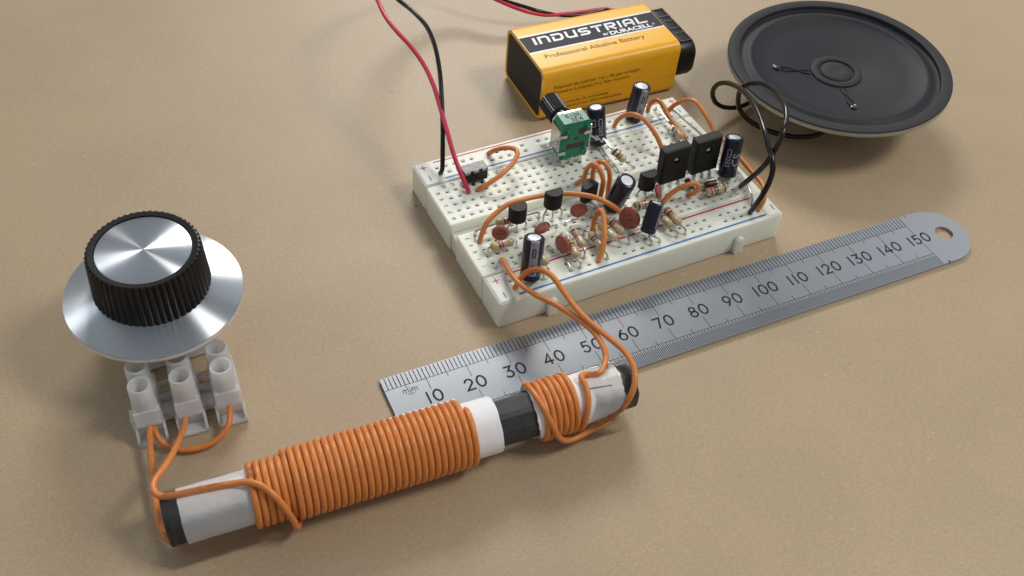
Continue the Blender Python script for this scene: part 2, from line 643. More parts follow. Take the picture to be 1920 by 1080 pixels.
X, Y, Z = V((1, 0, 0)), V((0, 1, 0)), V((0, 0, 1))
P254 = 2.54
ROW = {'a': 13.97, 'b': 11.43, 'c': 8.89, 'd': 6.35, 'e': 3.81, 'f': -3.81, 'g': -6.35, 'h': -8.89, 'i': -11.43, 'j': -13.97,
       'F-': 21.2, 'F+': 23.7, 'N+': -21.2, 'N-': -23.7}
ZB = 8.5                                     # height of the board's top


def hole(s, dz=0.0):
    r = s[0] if s[0] in 'abcdefghij' else s[:2]
    return V(((15.5 - float(s[len(r):])) * P254, ROW[r], ZB + dz))

WIRE = {
 'loop_by_switch': [[-20.32, 23.7, 8.5], [-19.3, 21.35, 11.5], [-17.12, 19.46, 13.0], [-15.59, 17.47, 13.5], [-15.94, 15.47, 13.5], [-18.78, 12.82, 13.0], [-23.59, 10.75, 12.0], [-27.44, 10.57, 10.3], [-29.21, 11.43, 8.5]],
 'arc': [[-36.83, -6.35, 8.5], [-35.85, -5.8, 11.25], [-34.12, -5.0, 13.55], [-31.22, -4.0, 14.71], [-27.62, -3.4, 15.8], [-23.06, -3.2, 15.66], [-17.98, -3.6, 15.42], [-12.75, -5.2, 15.59], [-9.24, -7.2, 15.69], [-6.61, -9.4, 15.72], [-3.83, -11.6, 14.62], [-1.4, -12.8, 12.6], [1.27, -13.97, 8.5]],
 'loopA': [[-3.81, 3.81, 8.5], [-3.55, 3.04, 9.77], [-3.12, 1.73, 12.16], [-2.96, 1.27, 15.22], [-2.65, 0.32, 17.3], [-2.25, -0.86, 18.37], [-1.88, -1.99, 18.34], [-1.47, -3.21, 17.22], [-1.15, -4.18, 15.55], [-1.1, -4.33, 12.92], [-1.13, -4.24, 10.65], [-1.27, -3.81, 8.5]],
 'loopB': [[-1.27, 3.81, 8.5], [-0.56, 1.68, 10.81], [-0.57, 1.7, 13.37], [-0.45, 1.35, 15.79], [0.03, -0.1, 17.94], [0.54, -1.62, 18.34], [0.98, -2.94, 17.19], [1.2, -3.59, 15.14], [1.26, -3.77, 12.05], [1.27, -3.81, 8.5]],
 'w5': [[-8.89, -13.97, 8.5], [-8.68, -13.69, 11.0], [-8.0, -13.1, 13.0], [-7.27, -13.27, 14.8], [-7.05, -14.33, 15.0], [-7.71, -16.42, 14.5], [-8.78, -18.78, 13.7], [-9.9, -20.84, 12.3], [-11.14, -22.62, 10.7], [-12.7, -23.7, 8.5]],
 'w6': [[17.78, 21.2, 8.5], [18.01, 20.56, 10.97], [18.7, 18.69, 13.98], [19.56, 16.33, 15.97], [20.49, 13.78, 16.61], [21.5, 11.02, 15.95], [22.45, 8.42, 14.28], [23.17, 6.45, 12.21], [23.71, 4.96, 10.0], [24.13, 3.81, 8.5]],
 'w7': [[30.48, 23.7, 8.5], [30.5, 23.62, 10.51], [30.79, 22.48, 12.92], [31.15, 21.11, 14.14], [31.58, 19.43, 13.9], [32.15, 17.22, 12.13], [32.86, 14.44, 10.55], [33.6, 11.57, 9.4], [34.15, 9.42, 8.74], [34.29, 8.89, 8.5]],
 'w8': [[35.56, 21.2, 8.5], [36.5, 20.39, 11.11], [38.0, 18.95, 13.39], [39.0, 17.1, 14.95], [39.5, 14.53, 15.69], [39.7, 11.62, 15.09], [39.9, 8.58, 14.06], [40.0, 5.29, 12.7], [40.2, -1.58, 12.53], [40.2, -7.82, 12.27], [40.0, -13.91, 12.08], [39.0, -19.13, 12.89], [38.0, -21.24, 12.91], [37.0, -23.25, 11.38], [35.56, -23.7, 8.5]],
 'w9': [[13.97, -11.43, 8.5], [15.47, -11.33, 10.5], [17.52, -11.89, 12.5], [19.22, -12.85, 14.0], [21.07, -13.65, 14.5], [21.82, -14.38, 14.2], [21.96, -14.32, 13.0], [22.12, -13.16, 10.5], [21.59, -11.43, 8.5]],
 'bare': [[35.56, 23.7, 8.5], [36.2, 19.63, 10.22], [36.6, 13.84, 10.56], [37.4, 8.12, 10.45], [38.6, 0.15, 9.45], [38.9, -9.25, 9.48], [37.8, -16.03, 9.63], [36.2, -19.76, 9.67], [35.56, -21.2, 8.5]],
 'coilA': [[-34.29, -13.97, 8.5], [-34.79, -15.92, 10.0], [-35.56, -20.33, 11.0], [-35.54, -25.91, 12.0], [-33.85, -30.82, 12.5], [-31.4, -35.43, 13.0], [-29.39, -40.68, 13.5], [-28.07, -45.72, 14.0], [-27.64, -49.13, 14.0], [-28.03, -52.48, 14.0], [-28.88, -54.74, 13.8], [-29.98, -56.16, 13.0]],
 'coilB': [[-35.56, -23.7, 8.5], [-34.68, -23.81, 10.5], [-33.24, -23.96, 13.0], [-31.94, -25.27, 15.0], [-30.52, -27.28, 16.0], [-29.44, -29.79, 16.0], [-28.97, -33.52, 15.5], [-28.63, -37.68, 15.0], [-28.08, -43.02, 15.0], [-26.76, -48.06, 15.0], [-25.56, -51.95, 15.0], [-24.7, -55.63, 15.0], [-24.88, -59.45, 14.8], [-25.95, -62.44, 13.8], [-27.49, -64.19, 12.0], [-28.86, -64.53, 9.3], [-30.68, -64.22, 6.6]],
 'red': [[-31.75, 11.43, 8.5], [-32.0, 11.91, 10.0], [-32.83, 13.95, 13.0], [-32.95, 18.92, 16.5], [-32.09, 25.12, 19.0], [-31.04, 32.15, 21.5], [-30.23, 38.73, 24.0], [-30.2, 45.0, 26.0], [-31.32, 51.6, 28.0], [-32.93, 57.15, 29.5], [-33.79, 62.78, 30.5], [-32.94, 71.08, 30.5], [-30.52, 82.69, 28.5], [-23.55, 98.23, 22.0], [-9.67, 107.38, 15.5], [5.34, 106.38, 11.5], [12.99, 96.21, 9.0], [17.81, 90.89, 7.5], [22.84, 87.18, 6.0], [29.16, 85.83, 4.0], [37.33, 85.96, 2.5], [45.43, 85.81, 1.8], [53.23, 84.94, 1.4]],
 'black': [[-35.56, 21.2, 8.5], [-35.4, 20.43, 10.5], [-34.17, 23.01, 15.0], [-32.23, 27.58, 19.0], [-29.62, 34.4, 23.0], [-27.4, 41.05, 26.5], [-25.67, 48.37, 29.0], [-25.39, 54.56, 31.0], [-26.56, 61.18, 32.0], [-27.96, 69.51, 31.5], [-26.48, 83.01, 28.0], [-19.36, 98.32, 22.0], [-7.43, 107.02, 16.0], [5.58, 106.08, 12.0], [12.38, 96.59, 9.5], [17.44, 92.19, 8.2], [23.59, 88.74, 6.5], [28.41, 86.45, 5.0], [34.28, 85.93, 2.8], [41.07, 85.21, 1.5], [47.09, 84.99, 1.3], [53.16, 84.79, 1.3]],
 'spk1': [[36.83, -13.97, 8.5], [36.27, -15.46, 11.0], [36.47, -18.06, 16.0], [36.57, -20.69, 22.0], [37.64, -21.28, 27.0], [39.8, -19.79, 30.0], [42.97, -16.65, 31.0], [46.1, -11.97, 31.0], [49.83, -5.18, 29.0], [51.66, 0.83, 27.0], [51.89, 5.52, 25.0], [50.88, 8.36, 23.0], [50.66, 10.22, 20.0], [52.49, 12.24, 15.0], [54.24, 12.7, 11.0], [56.3, 12.06, 8.0], [59.69, 11.1, 5.0], [63.3, 9.16, 3.0], [67.64, 6.62, 1.8], [72.45, 3.75, 1.5], [78.01, 1.37, 3.0]],
 'spk2': [[33.02, -23.7, 8.5], [32.76, -24.9, 12.0], [32.97, -26.12, 17.0], [34.05, -25.97, 21.0], [34.73, -25.16, 24.0], [35.44, -22.9, 26.0], [36.74, -19.1, 27.0], [38.56, -14.75, 27.5], [41.44, -8.81, 27.0], [44.1, -2.58, 26.0], [46.87, 4.54, 24.0], [49.1, 11.49, 21.0], [50.12, 16.89, 18.0], [50.86, 20.89, 14.0], [51.79, 22.5, 10.0], [53.53, 22.42, 6.5], [56.7, 22.21, 4.0], [60.9, 22.12, 2.5], [65.44, 22.73, 1.8], [70.44, 24.05, 1.5], [75.76, 23.26, 2.0], [79.84, 17.31, 4.0]],
 'tleft': [[-122.76, -25.81, 4.0], [-123.31, -28.25, 4.0], [-124.08, -32.21, 3.5], [-124.72, -36.55, 3.0], [-125.59, -41.37, 2.5], [-126.1, -45.66, 2.2], [-126.37, -49.24, 1.8], [-126.13, -52.01, 1.5]],
 'tloop': [[-122.06, -25.74, 3.5], [-122.03, -27.32, 3.2], [-121.46, -29.34, 2.2], [-119.59, -31.19, 1.4], [-116.64, -32.79, 1.2], [-113.35, -33.35, 1.4], [-110.34, -33.2, 2.2], [-107.85, -31.9, 3.4], [-106.74, -29.97, 4.2], [-106.07, -27.72, 4.5]],
 'tmid': [[-115.45, -26.76, 4.0], [-116.27, -29.05, 4.5], [-117.8, -32.77, 6.0], [-119.8, -37.47, 8.5], [-122.37, -42.26, 11.0], [-124.45, -45.33, 12.5], [-125.18, -47.18, 13.0], [-124.94, -48.97, 13.2], [-123.51, -50.52, 13.6], [-119.63, -51.32, 13.75], [-114.74, -52.24, 13.8], [-110.82, -53.17, 13.95], [-108.47, -54.33, 14.5], [-106.4, -56.27, 14.65], [-104.65, -58.63, 13.35], [-103.41, -60.59, 11.0], [-102.46, -61.47, 7.3], [-101.94, -61.56, 4.2]],
}

# ------------------------------------------------------------------ the surface
g = MB()
g.add([(-900, -700, 0), (1100, -700, 0), (1100, 1500, 0), (-900, 1500, 0)], [(0, 1, 2, 3)])
tabletop = g.build('tabletop', 'kraft')
tabletop['kind'] = 'structure'
tabletop['label'] = 'flat brown kraft paper surface with flecks of fibre'


# ------------------------------------------------------------------ steel ruler
def make_ruler():
    th = -0.026
    ex, ev = V((math.cos(th), math.sin(th), 0)), V((math.sin(th), -math.cos(th), 0))
    o = V((-73.164, -31.139, 0))
    T = 0.9

    def pt(u, v, z):
        return o + ex * u + ev * v + Z * z
    t = thing('steel_ruler', pt(80, 9.5, 0), 'brushed steel ruler with black millimetre markings, lying along the breadboard', 'ruler')
    b = MB()
    W, U1, UC = 19.0, 152.0, 155.0
    hc, hr = (158.3, 9.5), 2.45
    # main strip with a fine chamfer on its long edges
    prof = [(0.0, 0.0), (W, 0.0), (W, T), (0.0, T)]
    b.loft([[pt(u, v, z) for v, z in prof] for u in (0, U1)], 0, False, caps=(True, False))
    n = 64
    outer, inner = [], []
    for k in range(n):
        a = 2 * math.pi * (k + .5) / n
        du, dv = math.cos(a), math.sin(a)
        best = 1e9
        for s in ([(U1 - hc[0]) / du] if du < 0 else []) + ([(0 - hc[1]) / dv] if dv < 0 else []) + ([(W - hc[1]) / dv] if dv > 0 else []):
            if 0 < s < best:
                u, v = hc[0] + du * s, hc[1] + dv * s
                if u <= UC + 1e-6:
                    best = s
        bq = (hc[0] - UC) * du + (hc[1] - 9.5) * dv
        cq = (hc[0] - UC) ** 2 + (hc[1] - 9.5) ** 2 - 9.5 ** 2
        s = -bq + math.sqrt(max(0, bq * bq - cq))
        if hc[0] + du * s > UC and s < best:
            best = s
        outer.append((hc[0] + du * best, hc[1] + dv * best))
        inner.append((hc[0] + du * hr, hc[1] + dv * hr))
    loops = [[pt(u, v, 0) for u, v in inner], [pt(u, v, 0) for u, v in outer], [pt(u, v, T) for u, v in outer], [pt(u, v, T) for u, v in inner], [pt(u, v, 0) for u, v in inner]]
    # the wall against the strip would lie inside the metal, so leave the left-hand wall out
    vs = [p for l in loops for p in l]
    fs = []
    for i in range(4):
        for j in range(n):
            if i == 1 and abs(outer[j][0] - U1) < .01 and abs(outer[(j + 1) % n][0] - U1) < .01:
                continue
            a, c = i * n + j, i * n + (j + 1) % n
            fs.append((a + n, c + n, c, a))
    b.add(vs, fs)
    bl = b.build('blade', 'steel', t)
    m = MB()
    zt = T + .012

    def line(u0, v0, u1, v1, w):
        d = V((u1 - u0, v1 - v0)).normalized()
        nx, ny = -d.y * w / 2, d.x * w / 2
        m.add([pt(u0 + nx, v0 + ny, zt), pt(u1 + nx, v1 + ny, zt), pt(u1 - nx, v1 - ny, zt), pt(u0 - nx, v0 - ny, zt)], [(3, 2, 1, 0)])
    line(0.1, 3.55, 150, 3.55, .13)
    line(0.1, 14.80, 150, 14.80, .13)
    for i in range(1, 151):
        line(i, .14, i, 3.49, .22 if i % 10 else .22)
        if i % 10 == 5:
            line(i, 3.62, i, 4.9, .15)
            line(i, 13.5, i, 14.74, .15)
        if i % 10 == 0 and i < 150:
            line(i, 3.62, i, 6.9, .15)
            line(i, 10.9, i, 14.74, .15)
        line(i, 14.87, i, 15.55, .15)
    line(150, 3.62, 150, 6.9, .15)
    line(150, 10.9, 150, 18.86, .15)
    for i in range(0, 301):
        u = i / 2
        line(u + (.15 if i == 0 else 0), 15.6, u + (.15 if i == 0 else 0), 18.86, .17)
    m.build('graduation_marks', 'steel_mark', bl, {'kind': 'stuff'})
    for k in range(10, 160, 10):
        q = MB()
        number_strokes(q, str(k), pt(k, 8.9, zt + .004), ex, -ev, 3.05, .50)
        q.build('numeral', 'steel_mark', bl)
    q = MB()
    fr = (pt(5.6, 5.3, zt), ex, -ev)
    for x0 in (-1.75, .35):
        for st in ([(0, -.5), (0, .45)], [(0, .2), (.2, .45), (.45, .45), (.6, .2), (.6, -.5)], [(.6, .2), (.8, .45), (1.05, .45), (1.2, .2), (1.2, -.5)]):
            ribbon(q, [(a + x0, c) for a, c in st], .17, fr)
    ribbon(q, [(-.1, .75), (-.1, -.95)], .15, fr)
    ribbon(q, arc2(-.1, -.75, .9, .35, 200, 340, 8), .12, fr)
    q.build('unit_mark', 'steel_mark', bl)


make_ruler()


# ------------------------------------------------------------------ breadboard
RAILX = [k * P254 for grp in range(5) for k in range(-14 + 6 * grp, -9 + 6 * grp)]
COLX = [(15.5 - c) * P254 for c in range(1, 31)]


def block(y0, y1, rows, xs, name, parent, x0=-41.3, x1=41.3, z0=0.0):
    """one strip of the board with tapered square holes"""
    b = MB()
    c = P254 / 2
    ins = .45
    X0, X1, Y0, Y1 = x0 + ins, x1 - ins, y0 + ins, y1 - ins
    hx, hy = (x1 - x0) / 2, (y1 - y0) / 2
    cx, cy = (x0 + x1) / 2, (y0 + y1) / 2
    loops = []
    for inset, r, z in ((.25, .35, z0), (0, .6, z0 + .3), (0, .6, ZB - .42), (.10, .55, ZB - .18), (.26, .3, ZB - .05), (ins, .004, ZB)):
        loops.append([V((cx + a, cy + d, z)) for a, d in rrect(hx - inset, hy - inset, r, 3)])
    b.loft(loops, 0, True, caps=(True, False))

    def rect(a, d, e, f):
        if e - a > 1e-4 and f - d > 1e-4:
            b.add([(a, d, ZB), (e, d, ZB), (e, f, ZB), (a, f, ZB)], [(0, 1, 2, 3)])
    ra = min(rows) - c
    rb = max(rows) + c
    rect(X0, Y0, X1, ra)
    rect(X0, rb, X1, Y1)
    xs = sorted(xs)
    for ry in rows:
        prev = X0
        for hx_ in xs:
            rect(prev, ry - c, hx_ - c, ry + c)
            prev = hx_ + c
            o_, i_, d_ = .62, .50, .18
            lv = [(c, c, 0), (o_, o_, 0), (o_ - .06, o_ - .06, .03), (i_, i_, d_), (.40, .17, d_ + .05), (.40, .17, 2.6)]
            vs = []
            for a, d, dz in lv:
                vs += [(hx_ - a, ry - d, ZB - dz), (hx_ + a, ry - d, ZB - dz), (hx_ + a, ry + d, ZB - dz), (hx_ - a, ry + d, ZB - dz)]
            fs = []
            for i in range(4):
                for j in range(4):
                    a, e = i * 4 + j, i * 4 + (j + 1) % 4
                    fs.append((a, e, e + 4, a + 4))
            b.add(vs[:20], fs)
            k = 16
            fs = [(k + j, k + (j + 1) % 4, k + (j + 1) % 4 + 4, k + j + 4) for j in range(4)] + [(20, 21, 22, 23)]
            b.add(vs, fs, 1)
        rect(prev, ry - c, X1, ry + c)
    rs = sorted(rows)
    for i in range(len(rs) - 1):
        rect(X0, rs[i] + c, X1, rs[i + 1] - c)
    return b.build(name, ['board_plastic', 'hole_dark'], parent)


def make_board():
    t = thing('solderless_breadboard', (0, 0, 0), 'ivory solderless breadboard with red and blue rail lines, full of components', 'breadboard')
    rf = block(17.75, 27.25, [ROW['F-'], ROW['F+']], RAILX, 'power_rail_strip', t)
    tf = block(1.75, 17.55, [ROW[r] for r in 'abcde'], COLX, 'terminal_strip', t)
    tn = block(-17.55, -1.75, [ROW[r] for r in 'fghij'], COLX, 'terminal_strip', t)
    rn = block(-27.25, -17.75, [ROW['N-'], ROW['N+']], RAILX, 'power_rail_strip', t)
    b = MB()
    b.box((0, 0, 3.0), (81.6, 3.8, 5.6))
    b.box((0, 17.65, 3.6), (81.4, .5, 6.8))
    b.box((0, -17.65, 3.6), (81.4, .5, 6.8))
    b.build('channel_floor', 'board_plastic', t)
    for x in (-27.1, 28.0):
        b = MB()
        pr = [(-1.25, .02), (1.25, .02), (1.25, 4.3)] + arc2(0, 4.3, 1.25, 1.1, 0, 180, 8) + [(-1.25, 4.3)]
        b.loft([[V((x + a * k, y, z)) for a, z in pr] for y, k in ((-27.2, 1), (-28.4, 1), (-28.65, .86))], 0, False)
        b.build('interlock_tab', 'board_plastic', t)
    # raised label pads at the ends
    zt = ZB + .02
    for sy in (1, -1):
        for sx in (-1, 1):
            b = MB()
            b.box((sx * 38.85, sy * 22.45, ZB - .9), (3.7, 8.6, 2.08), bev=.07)
            b.build('label_pad', 'board_plastic', rf if sy > 0 else rn)

    def strip(x0, x1, y, w, m, nm):
        b = MB()
        b.add([(x0, y - w / 2, zt), (x1, y - w / 2, zt), (x1, y + w / 2, zt), (x0, y + w / 2, zt)], [(0, 1, 2, 3)])
        b.build(nm, m, rf if y > 0 else rn)
    strip(-35.6, 36.3, 26.1, .42, 'red_ink', 'positive_line')
    strip(-35.3, 36.3, 19.15, .5, 'blue_ink', 'negative_line')
    strip(-35.7, 36.5, -18.75, .5, 'red_ink', 'positive_line')
    strip(-35.4, 36.7, -25.8, .5, 'blue_ink', 'negative_line')
    zp = ZB + .16
    for x, y in ((-38.95, 24.8), (39.4, 25.2), (-38.8, -19.9)):
        b = MB()
        fr = (V((x, y, zp)), X, Y)
        ribbon(b, [(-.85, 0), (.85, 0)], .28, fr)
        fr = (V((x, y, zp + .004)), X, Y)
        ribbon(b, [(0, -.85), (0, .85)], .28, fr)
        b.build('plus_sign', 'red_ink', rf if y > 0 else rn)
    for x, y in ((-38.8, 20.4), (39.3, 20.6), (-38.9, -24.9), (39.9, -24.1)):
        b = MB()
        ribbon(b, [(0, -.9), (0, .9)], .28, (V((x, y, zp)), X, Y))
        b.build('minus_sign', 'blue_ink', rf if y > 0 else rn)
    for ch, y in [(c, ROW[c]) for c in 'abcdefghij']:
        for x in (-39.2, 39.2):
            b = MB()
            put_text(b, ch, (x, y + (.2 if ch < 'f' else -.2), ZB), -Y, X, Z, height=1.25 if ch in 'bdfhij' else .95, lift=.015)
            b.build('row_letter', 'black_ink', tf if y > 0 else tn)
    for c in range(1, 31):
        for y in (16.15, -16.1):
            b = MB()
            put_text(b, str(c), ((15.5 - c) * P254, y, ZB), -Y, X, Z, height=1.05, lift=.015)
            b.build('column_number', 'black_ink', tf if y > 0 else tn)
    return t


make_board()


# ------------------------------------------------------------------ wires
def wire(name, pts, mt, label, r=.66, group=None, cat='wire', bare=(True, True), parent=None, n=12, res=5):
    """insulated wire; where an end stands in a hole the copper core goes on into it"""
    pts = [V(p) for p in pts]
    body = [p.copy() for p in pts]
    for i, k in ((0, 0), (-1, 1)):
        if bare[k]:
            body[i] = body[i] + Z * .25
    b = MB()
    b.tube(body, r, n=n, res=res)
    if parent is None:
        base = (pts[0].x, pts[0].y, min(p.z for p in pts))
        t = thing(name, base, label, cat, group)
    else:
        t = parent
    b.build('insulation' if parent is None else name, mt, t)
    for i, k in ((0, 0), (-1, 1)):
        if bare[k]:
            c = MB()
            e = pts[i]
            c.tube([e + Z * .4, e - Z * .2, e - Z * 1.4], .3, n=6, spline=False)
            c.build('stripped_end', 'tin', t)
    return t


JG = 'orange jumper wires on the breadboard'
wire('jumper_wire', WIRE['loop_by_switch'], 'orange_wire', 'orange hooked jumper wire beside the black switch block', group=JG)
wire('jumper_wire', WIRE['arc'], 'orange_wire', 'longest orange jumper, arching low behind two small black transistors', group=JG)
wire('jumper_wire', WIRE['loopA'], 'orange_wire', 'left of two tall orange wire loops bridging the centre channel', group=JG)
wire('jumper_wire', WIRE['loopB'], 'orange_wire', 'right of two tall orange wire loops bridging the centre channel', group=JG)
wire('jumper_wire', WIRE['w5'], 'orange_wire', 'orange hairpin jumper standing in front of the near rail', group=JG)
wire('jumper_wire', WIRE['w6'], 'orange_wire', 'orange jumper from the far rail, beside the far capacitor, ending behind a power transistor', group=JG)
wire('jumper_wire', WIRE['w7'], 'orange_wire', 'orange jumper lying over the resistor at the far corner', group=JG)
wire('jumper_wire', WIRE['w8'], 'orange_wire', 'orange jumper curving along the outer end of the breadboard, rail to rail', group=JG)
wire('jumper_wire', WIRE['w9'], 'orange_wire', 'short orange hooked jumper in front of the power transistors', group=JG)
b_ = MB()
b_.tube(WIRE['bare'], .3, n=8, res=5)
tag(b_.build('wire_link', 'tin'), 'thin bare tinned wire link along the end of the breadboard', 'wire')


# ------------------------------------------------------------------ small components
def lead(parent, pts, r=.27, m='tin', spline=True):
    b = MB()
    b.tube(pts, r, n=7, res=4, spline=spline)
    return b.build('lead', m, parent)


def resistor(A, B, hA, hB, bands, label, body='resistor_tan', viaA=None, viaB=None, L=6.2, R=1.12):
    """A, B: where the body's axis starts and ends; hA, hB: ends of the leads"""
    A, B = V(A), V(B)
    d = (B - A).normalized()
    mid = (A + B) / 2
    A, B = mid - d * L / 2, mid + d * L / 2
    t = thing('resistor', (mid.x, mid.y, ZB), label, 'resistor', 'resistors on the breadboard')
    mats = [body] + ['band_' + c for c in bands]
    prof = [(.30, 0), (.75, .10), (1.02, .38), (1.13, .85), (1.13, 1.25), (1.0, 1.75)]
    prof = [(r * R / 1.12, h) for r, h in prof]
    full = prof + [(.95 * R / 1.12, 2.05), (.95 * R / 1.12, L - 2.05)] + [(r, L - h) for r, h in reversed(prof)]
    # resample so bands get their own segments
    hs = [h for _, h in full]
    cuts = set(hs)
    spans = []
    for k, c in enumerate(bands):
        if k == 0:
            s0 = .72
        elif k < 3:
            s0 = 1.15 + k * .78
        else:
            s0 = L - 1.25
        spans.append((s0, s0 + .48, k + 1))
        cuts |= {s0, s0 + .48}
    hs2 = sorted(cuts)

    def rad(h):
        for (r0, h0), (r1, h1) in zip(full, full[1:]):
            if h0 <= h <= h1:
                return r0 + (r1 - r0) * (h - h0) / max(1e-6, h1 - h0)
        return full[-1][0]
    pr = [(rad(h), h) for h in hs2]
    sm = []
    for a, c in zip(hs2, hs2[1:]):
        mm = 0
        for s0, s1, k in spans:
            if a >= s0 - 1e-6 and c <= s1 + 1e-6:
                mm = k
        sm.append(mm)
    b = MB()
    b.lathe(pr, A, d, n=18, seg_mats=sm)
    b.build('body', mats, t)
    for e, dd, hh, via in ((A, -d, hA, viaA), (B, d, hB, viaB)):
        if hh is None:
            continue
        hh = V(hh)
        pts = [e + dd * -.2, e + dd * .7]
        if via:
            pts += [V(v) for v in via]
        else:
            pts += [V((hh.x, hh.y, max(hh.z + 1.0, min(e.z - .5, hh.z + 1.5))))]
        pts += [hh + Z * .3, hh - Z * 1.0]
        lead(t, pts)
    return t


def electrolytic(Bt, Tp, hs, label, R=2.5, stripe=0.0, marks=(), tilt_up=(0, 0, 1)):
    """Bt, Tp: centres of the bottom and the top; stripe: angle that the grey polarity stripe faces (world xy, degrees)"""
    Bt, Tp = V(Bt), V(Tp)
    d = (Tp - Bt).normalized()
    L = (Tp - Bt).length
    t = thing('electrolytic_capacitor', (Bt.x, Bt.y, ZB), label, 'capacitor', 'electrolytic capacitors on the breadboard')
    k = R / 2.5
    b = MB()
    b.lathe([(1.7 * k, 0.0), (2.2 * k, .0), (2.45 * k, .15), (2.5 * k, .45), (2.5 * k, .9), (2.36 * k, 1.15), (2.36 * k, 1.35), (2.5 * k, 1.6), (2.5 * k, L - .55), (2.42 * k, L - .2), (2.2 * k, L - .02), (1.6 * k, L), (1.52 * k, L - .12)], Bt, d, n=28)
    body = b.build('sleeve', 'cap_sleeve', t)
    b = MB()
    b.lathe([(1.6 * k, L - .25), (1.56 * k, L - .05), (1.45 * k, L - .02), (0.0, L - .02)], Bt, d, n=24)
    b.build('can_top', 'cap_top', t)
    # stripe: a patch bent round the sleeve
    f = V((math.cos(math.radians(stripe)), math.sin(math.radians(stripe)), 0))
    f = (f - d * f.dot(d)).normalized()
    s = d.cross(f)
    Rr = R + .025

    def on(a, h, r=Rr):
        return Bt + d * h + (f * math.cos(a) + s * math.sin(a)) * r
    b = MB()
    ang = [(-.42 + .84 * i / 8) for i in range(9)]
    for h0, h1, r0, r1 in ((1.7, L - .56, Rr, Rr), (L - .56, L - .2, Rr, 2.45 * k + .02), (L - .2, L - .01, 2.45 * k + .02, 2.2 * k + .02)):
        b.add([on(a, h0, r0) for a in ang] + [on(a, h1, r1) for a in ang], [(i, i + 1, i + 10, i + 9) for i in range(8)], 0, True)
    stp = b.build('polarity_stripe', 'cap_stripe', body)
    b = MB()
    for hm in (L * .32, L * .72):
        pth = arc2(0, hm - .75, .32, .4, 180, 360, 8) + arc2(0, hm + .75, .32, .4, 0, 180, 8)
        pth.append(pth[0])
        P = [V(p) for p in pth]
        for p0, p1 in zip(P, P[1:]):
            q = p1 - p0
            if q.length < 1e-6:
                continue
            nn = V((-q.y, q.x)).normalized() * .16
            qs = [p0 + nn, p1 + nn, p1 - nn, p0 - nn]
            b.add([on(c.x / R, c.y, Rr + .02) for c in qs], [(0, 3, 2, 1)])
    b.build('minus_symbol', 'cap_sleeve', body)
    for txt, a0, h0, hgt in marks:
        b = MB()
        vs, fs, w, h = text2d(txt, 1.0, bold=.02)
        kk = hgt / h
        # reads upwards along the can
        a0r = math.radians(a0)
        b.add([on(a0r + (bb - h / 2) * kk / R, h0 - aa * kk, Rr + .01) for aa, bb in vs], fs)
        b.build('printed_mark', 'cap_print', body)
    x_, y_, z_ = frame(d)
    for i, hh in enumerate(hs):
        hh = V(hh)
        sd = (V((hh.x, hh.y, 0)) - V((Bt.x, Bt.y, 0)))
        off = V((0, 0, 0))
        if sd.length > .1:
            off = (sd.normalized() - d * sd.normalized().dot(d)) * 1.0
        st = Bt + off
        pts = [st + d * .3, st - d * .5, V((hh.x, hh.y, hh.z + min(1.4, max(.6, (st.z - hh.z) * .5)))), hh + Z * .2, hh - Z * 1.0]
        lead(t, pts, .25)
    return t


def disc_cap(C, normal, R, hs, label, thick=1.3, up=(0, 0, 1), mark=None, stretch=1.0):
    C = V(C)
    nrm = V(normal).normalized()
    t = thing('ceramic_capacitor', (C.x, C.y, ZB), label, 'capacitor', 'ceramic disc capacitors on the breadboard')
    b = MB()
    n = 28
    x, y, z = frame(nrm, up)
    loops = []
    for k, h in ((.0, -.5), (.45, -.5), (.8, -.42), (.95, -.25), (1.0, 0.0), (.95, .25), (.8, .42), (.45, .5), (0.0, .5)):
        loops.append([C + z * (h * thick) + x * (k * R * math.cos(2 * math.pi * i / n)) + y * (k * R * stretch * math.sin(2 * math.pi * i / n)) for i in range(n)])
    b.loft(loops, 0, True, caps=(False, False))
    b.build('disc', 'ceramic', t)
    if mark:
        b = MB()
        for p in mark:
            ribbon(b, [(a * R, c * R) for a, c in p], .26, (C + z * (thick * .5 + .03), x, y))
        b.build('printed_mark', 'ceramic_ink', t)
    for hh, sx in zip(hs, (-1, 1)):
        hh = V(hh)
        st = C - y * (R * stretch * .80) + x * (sx * R * .42)
        if (st - hh).length > (C - y * (R * .80) + x * (-sx * R * .42) - hh).length:
            st = C - y * (R * stretch * .80) + x * (-sx * R * .42)
        lead(t, [st + y * .3, st - y * .5, V((hh.x, hh.y, hh.z + max(.5, min(1.4, (st.z - hh.z) * .6)))), hh + Z * .2, hh - Z * 1.0], .22)
    return t


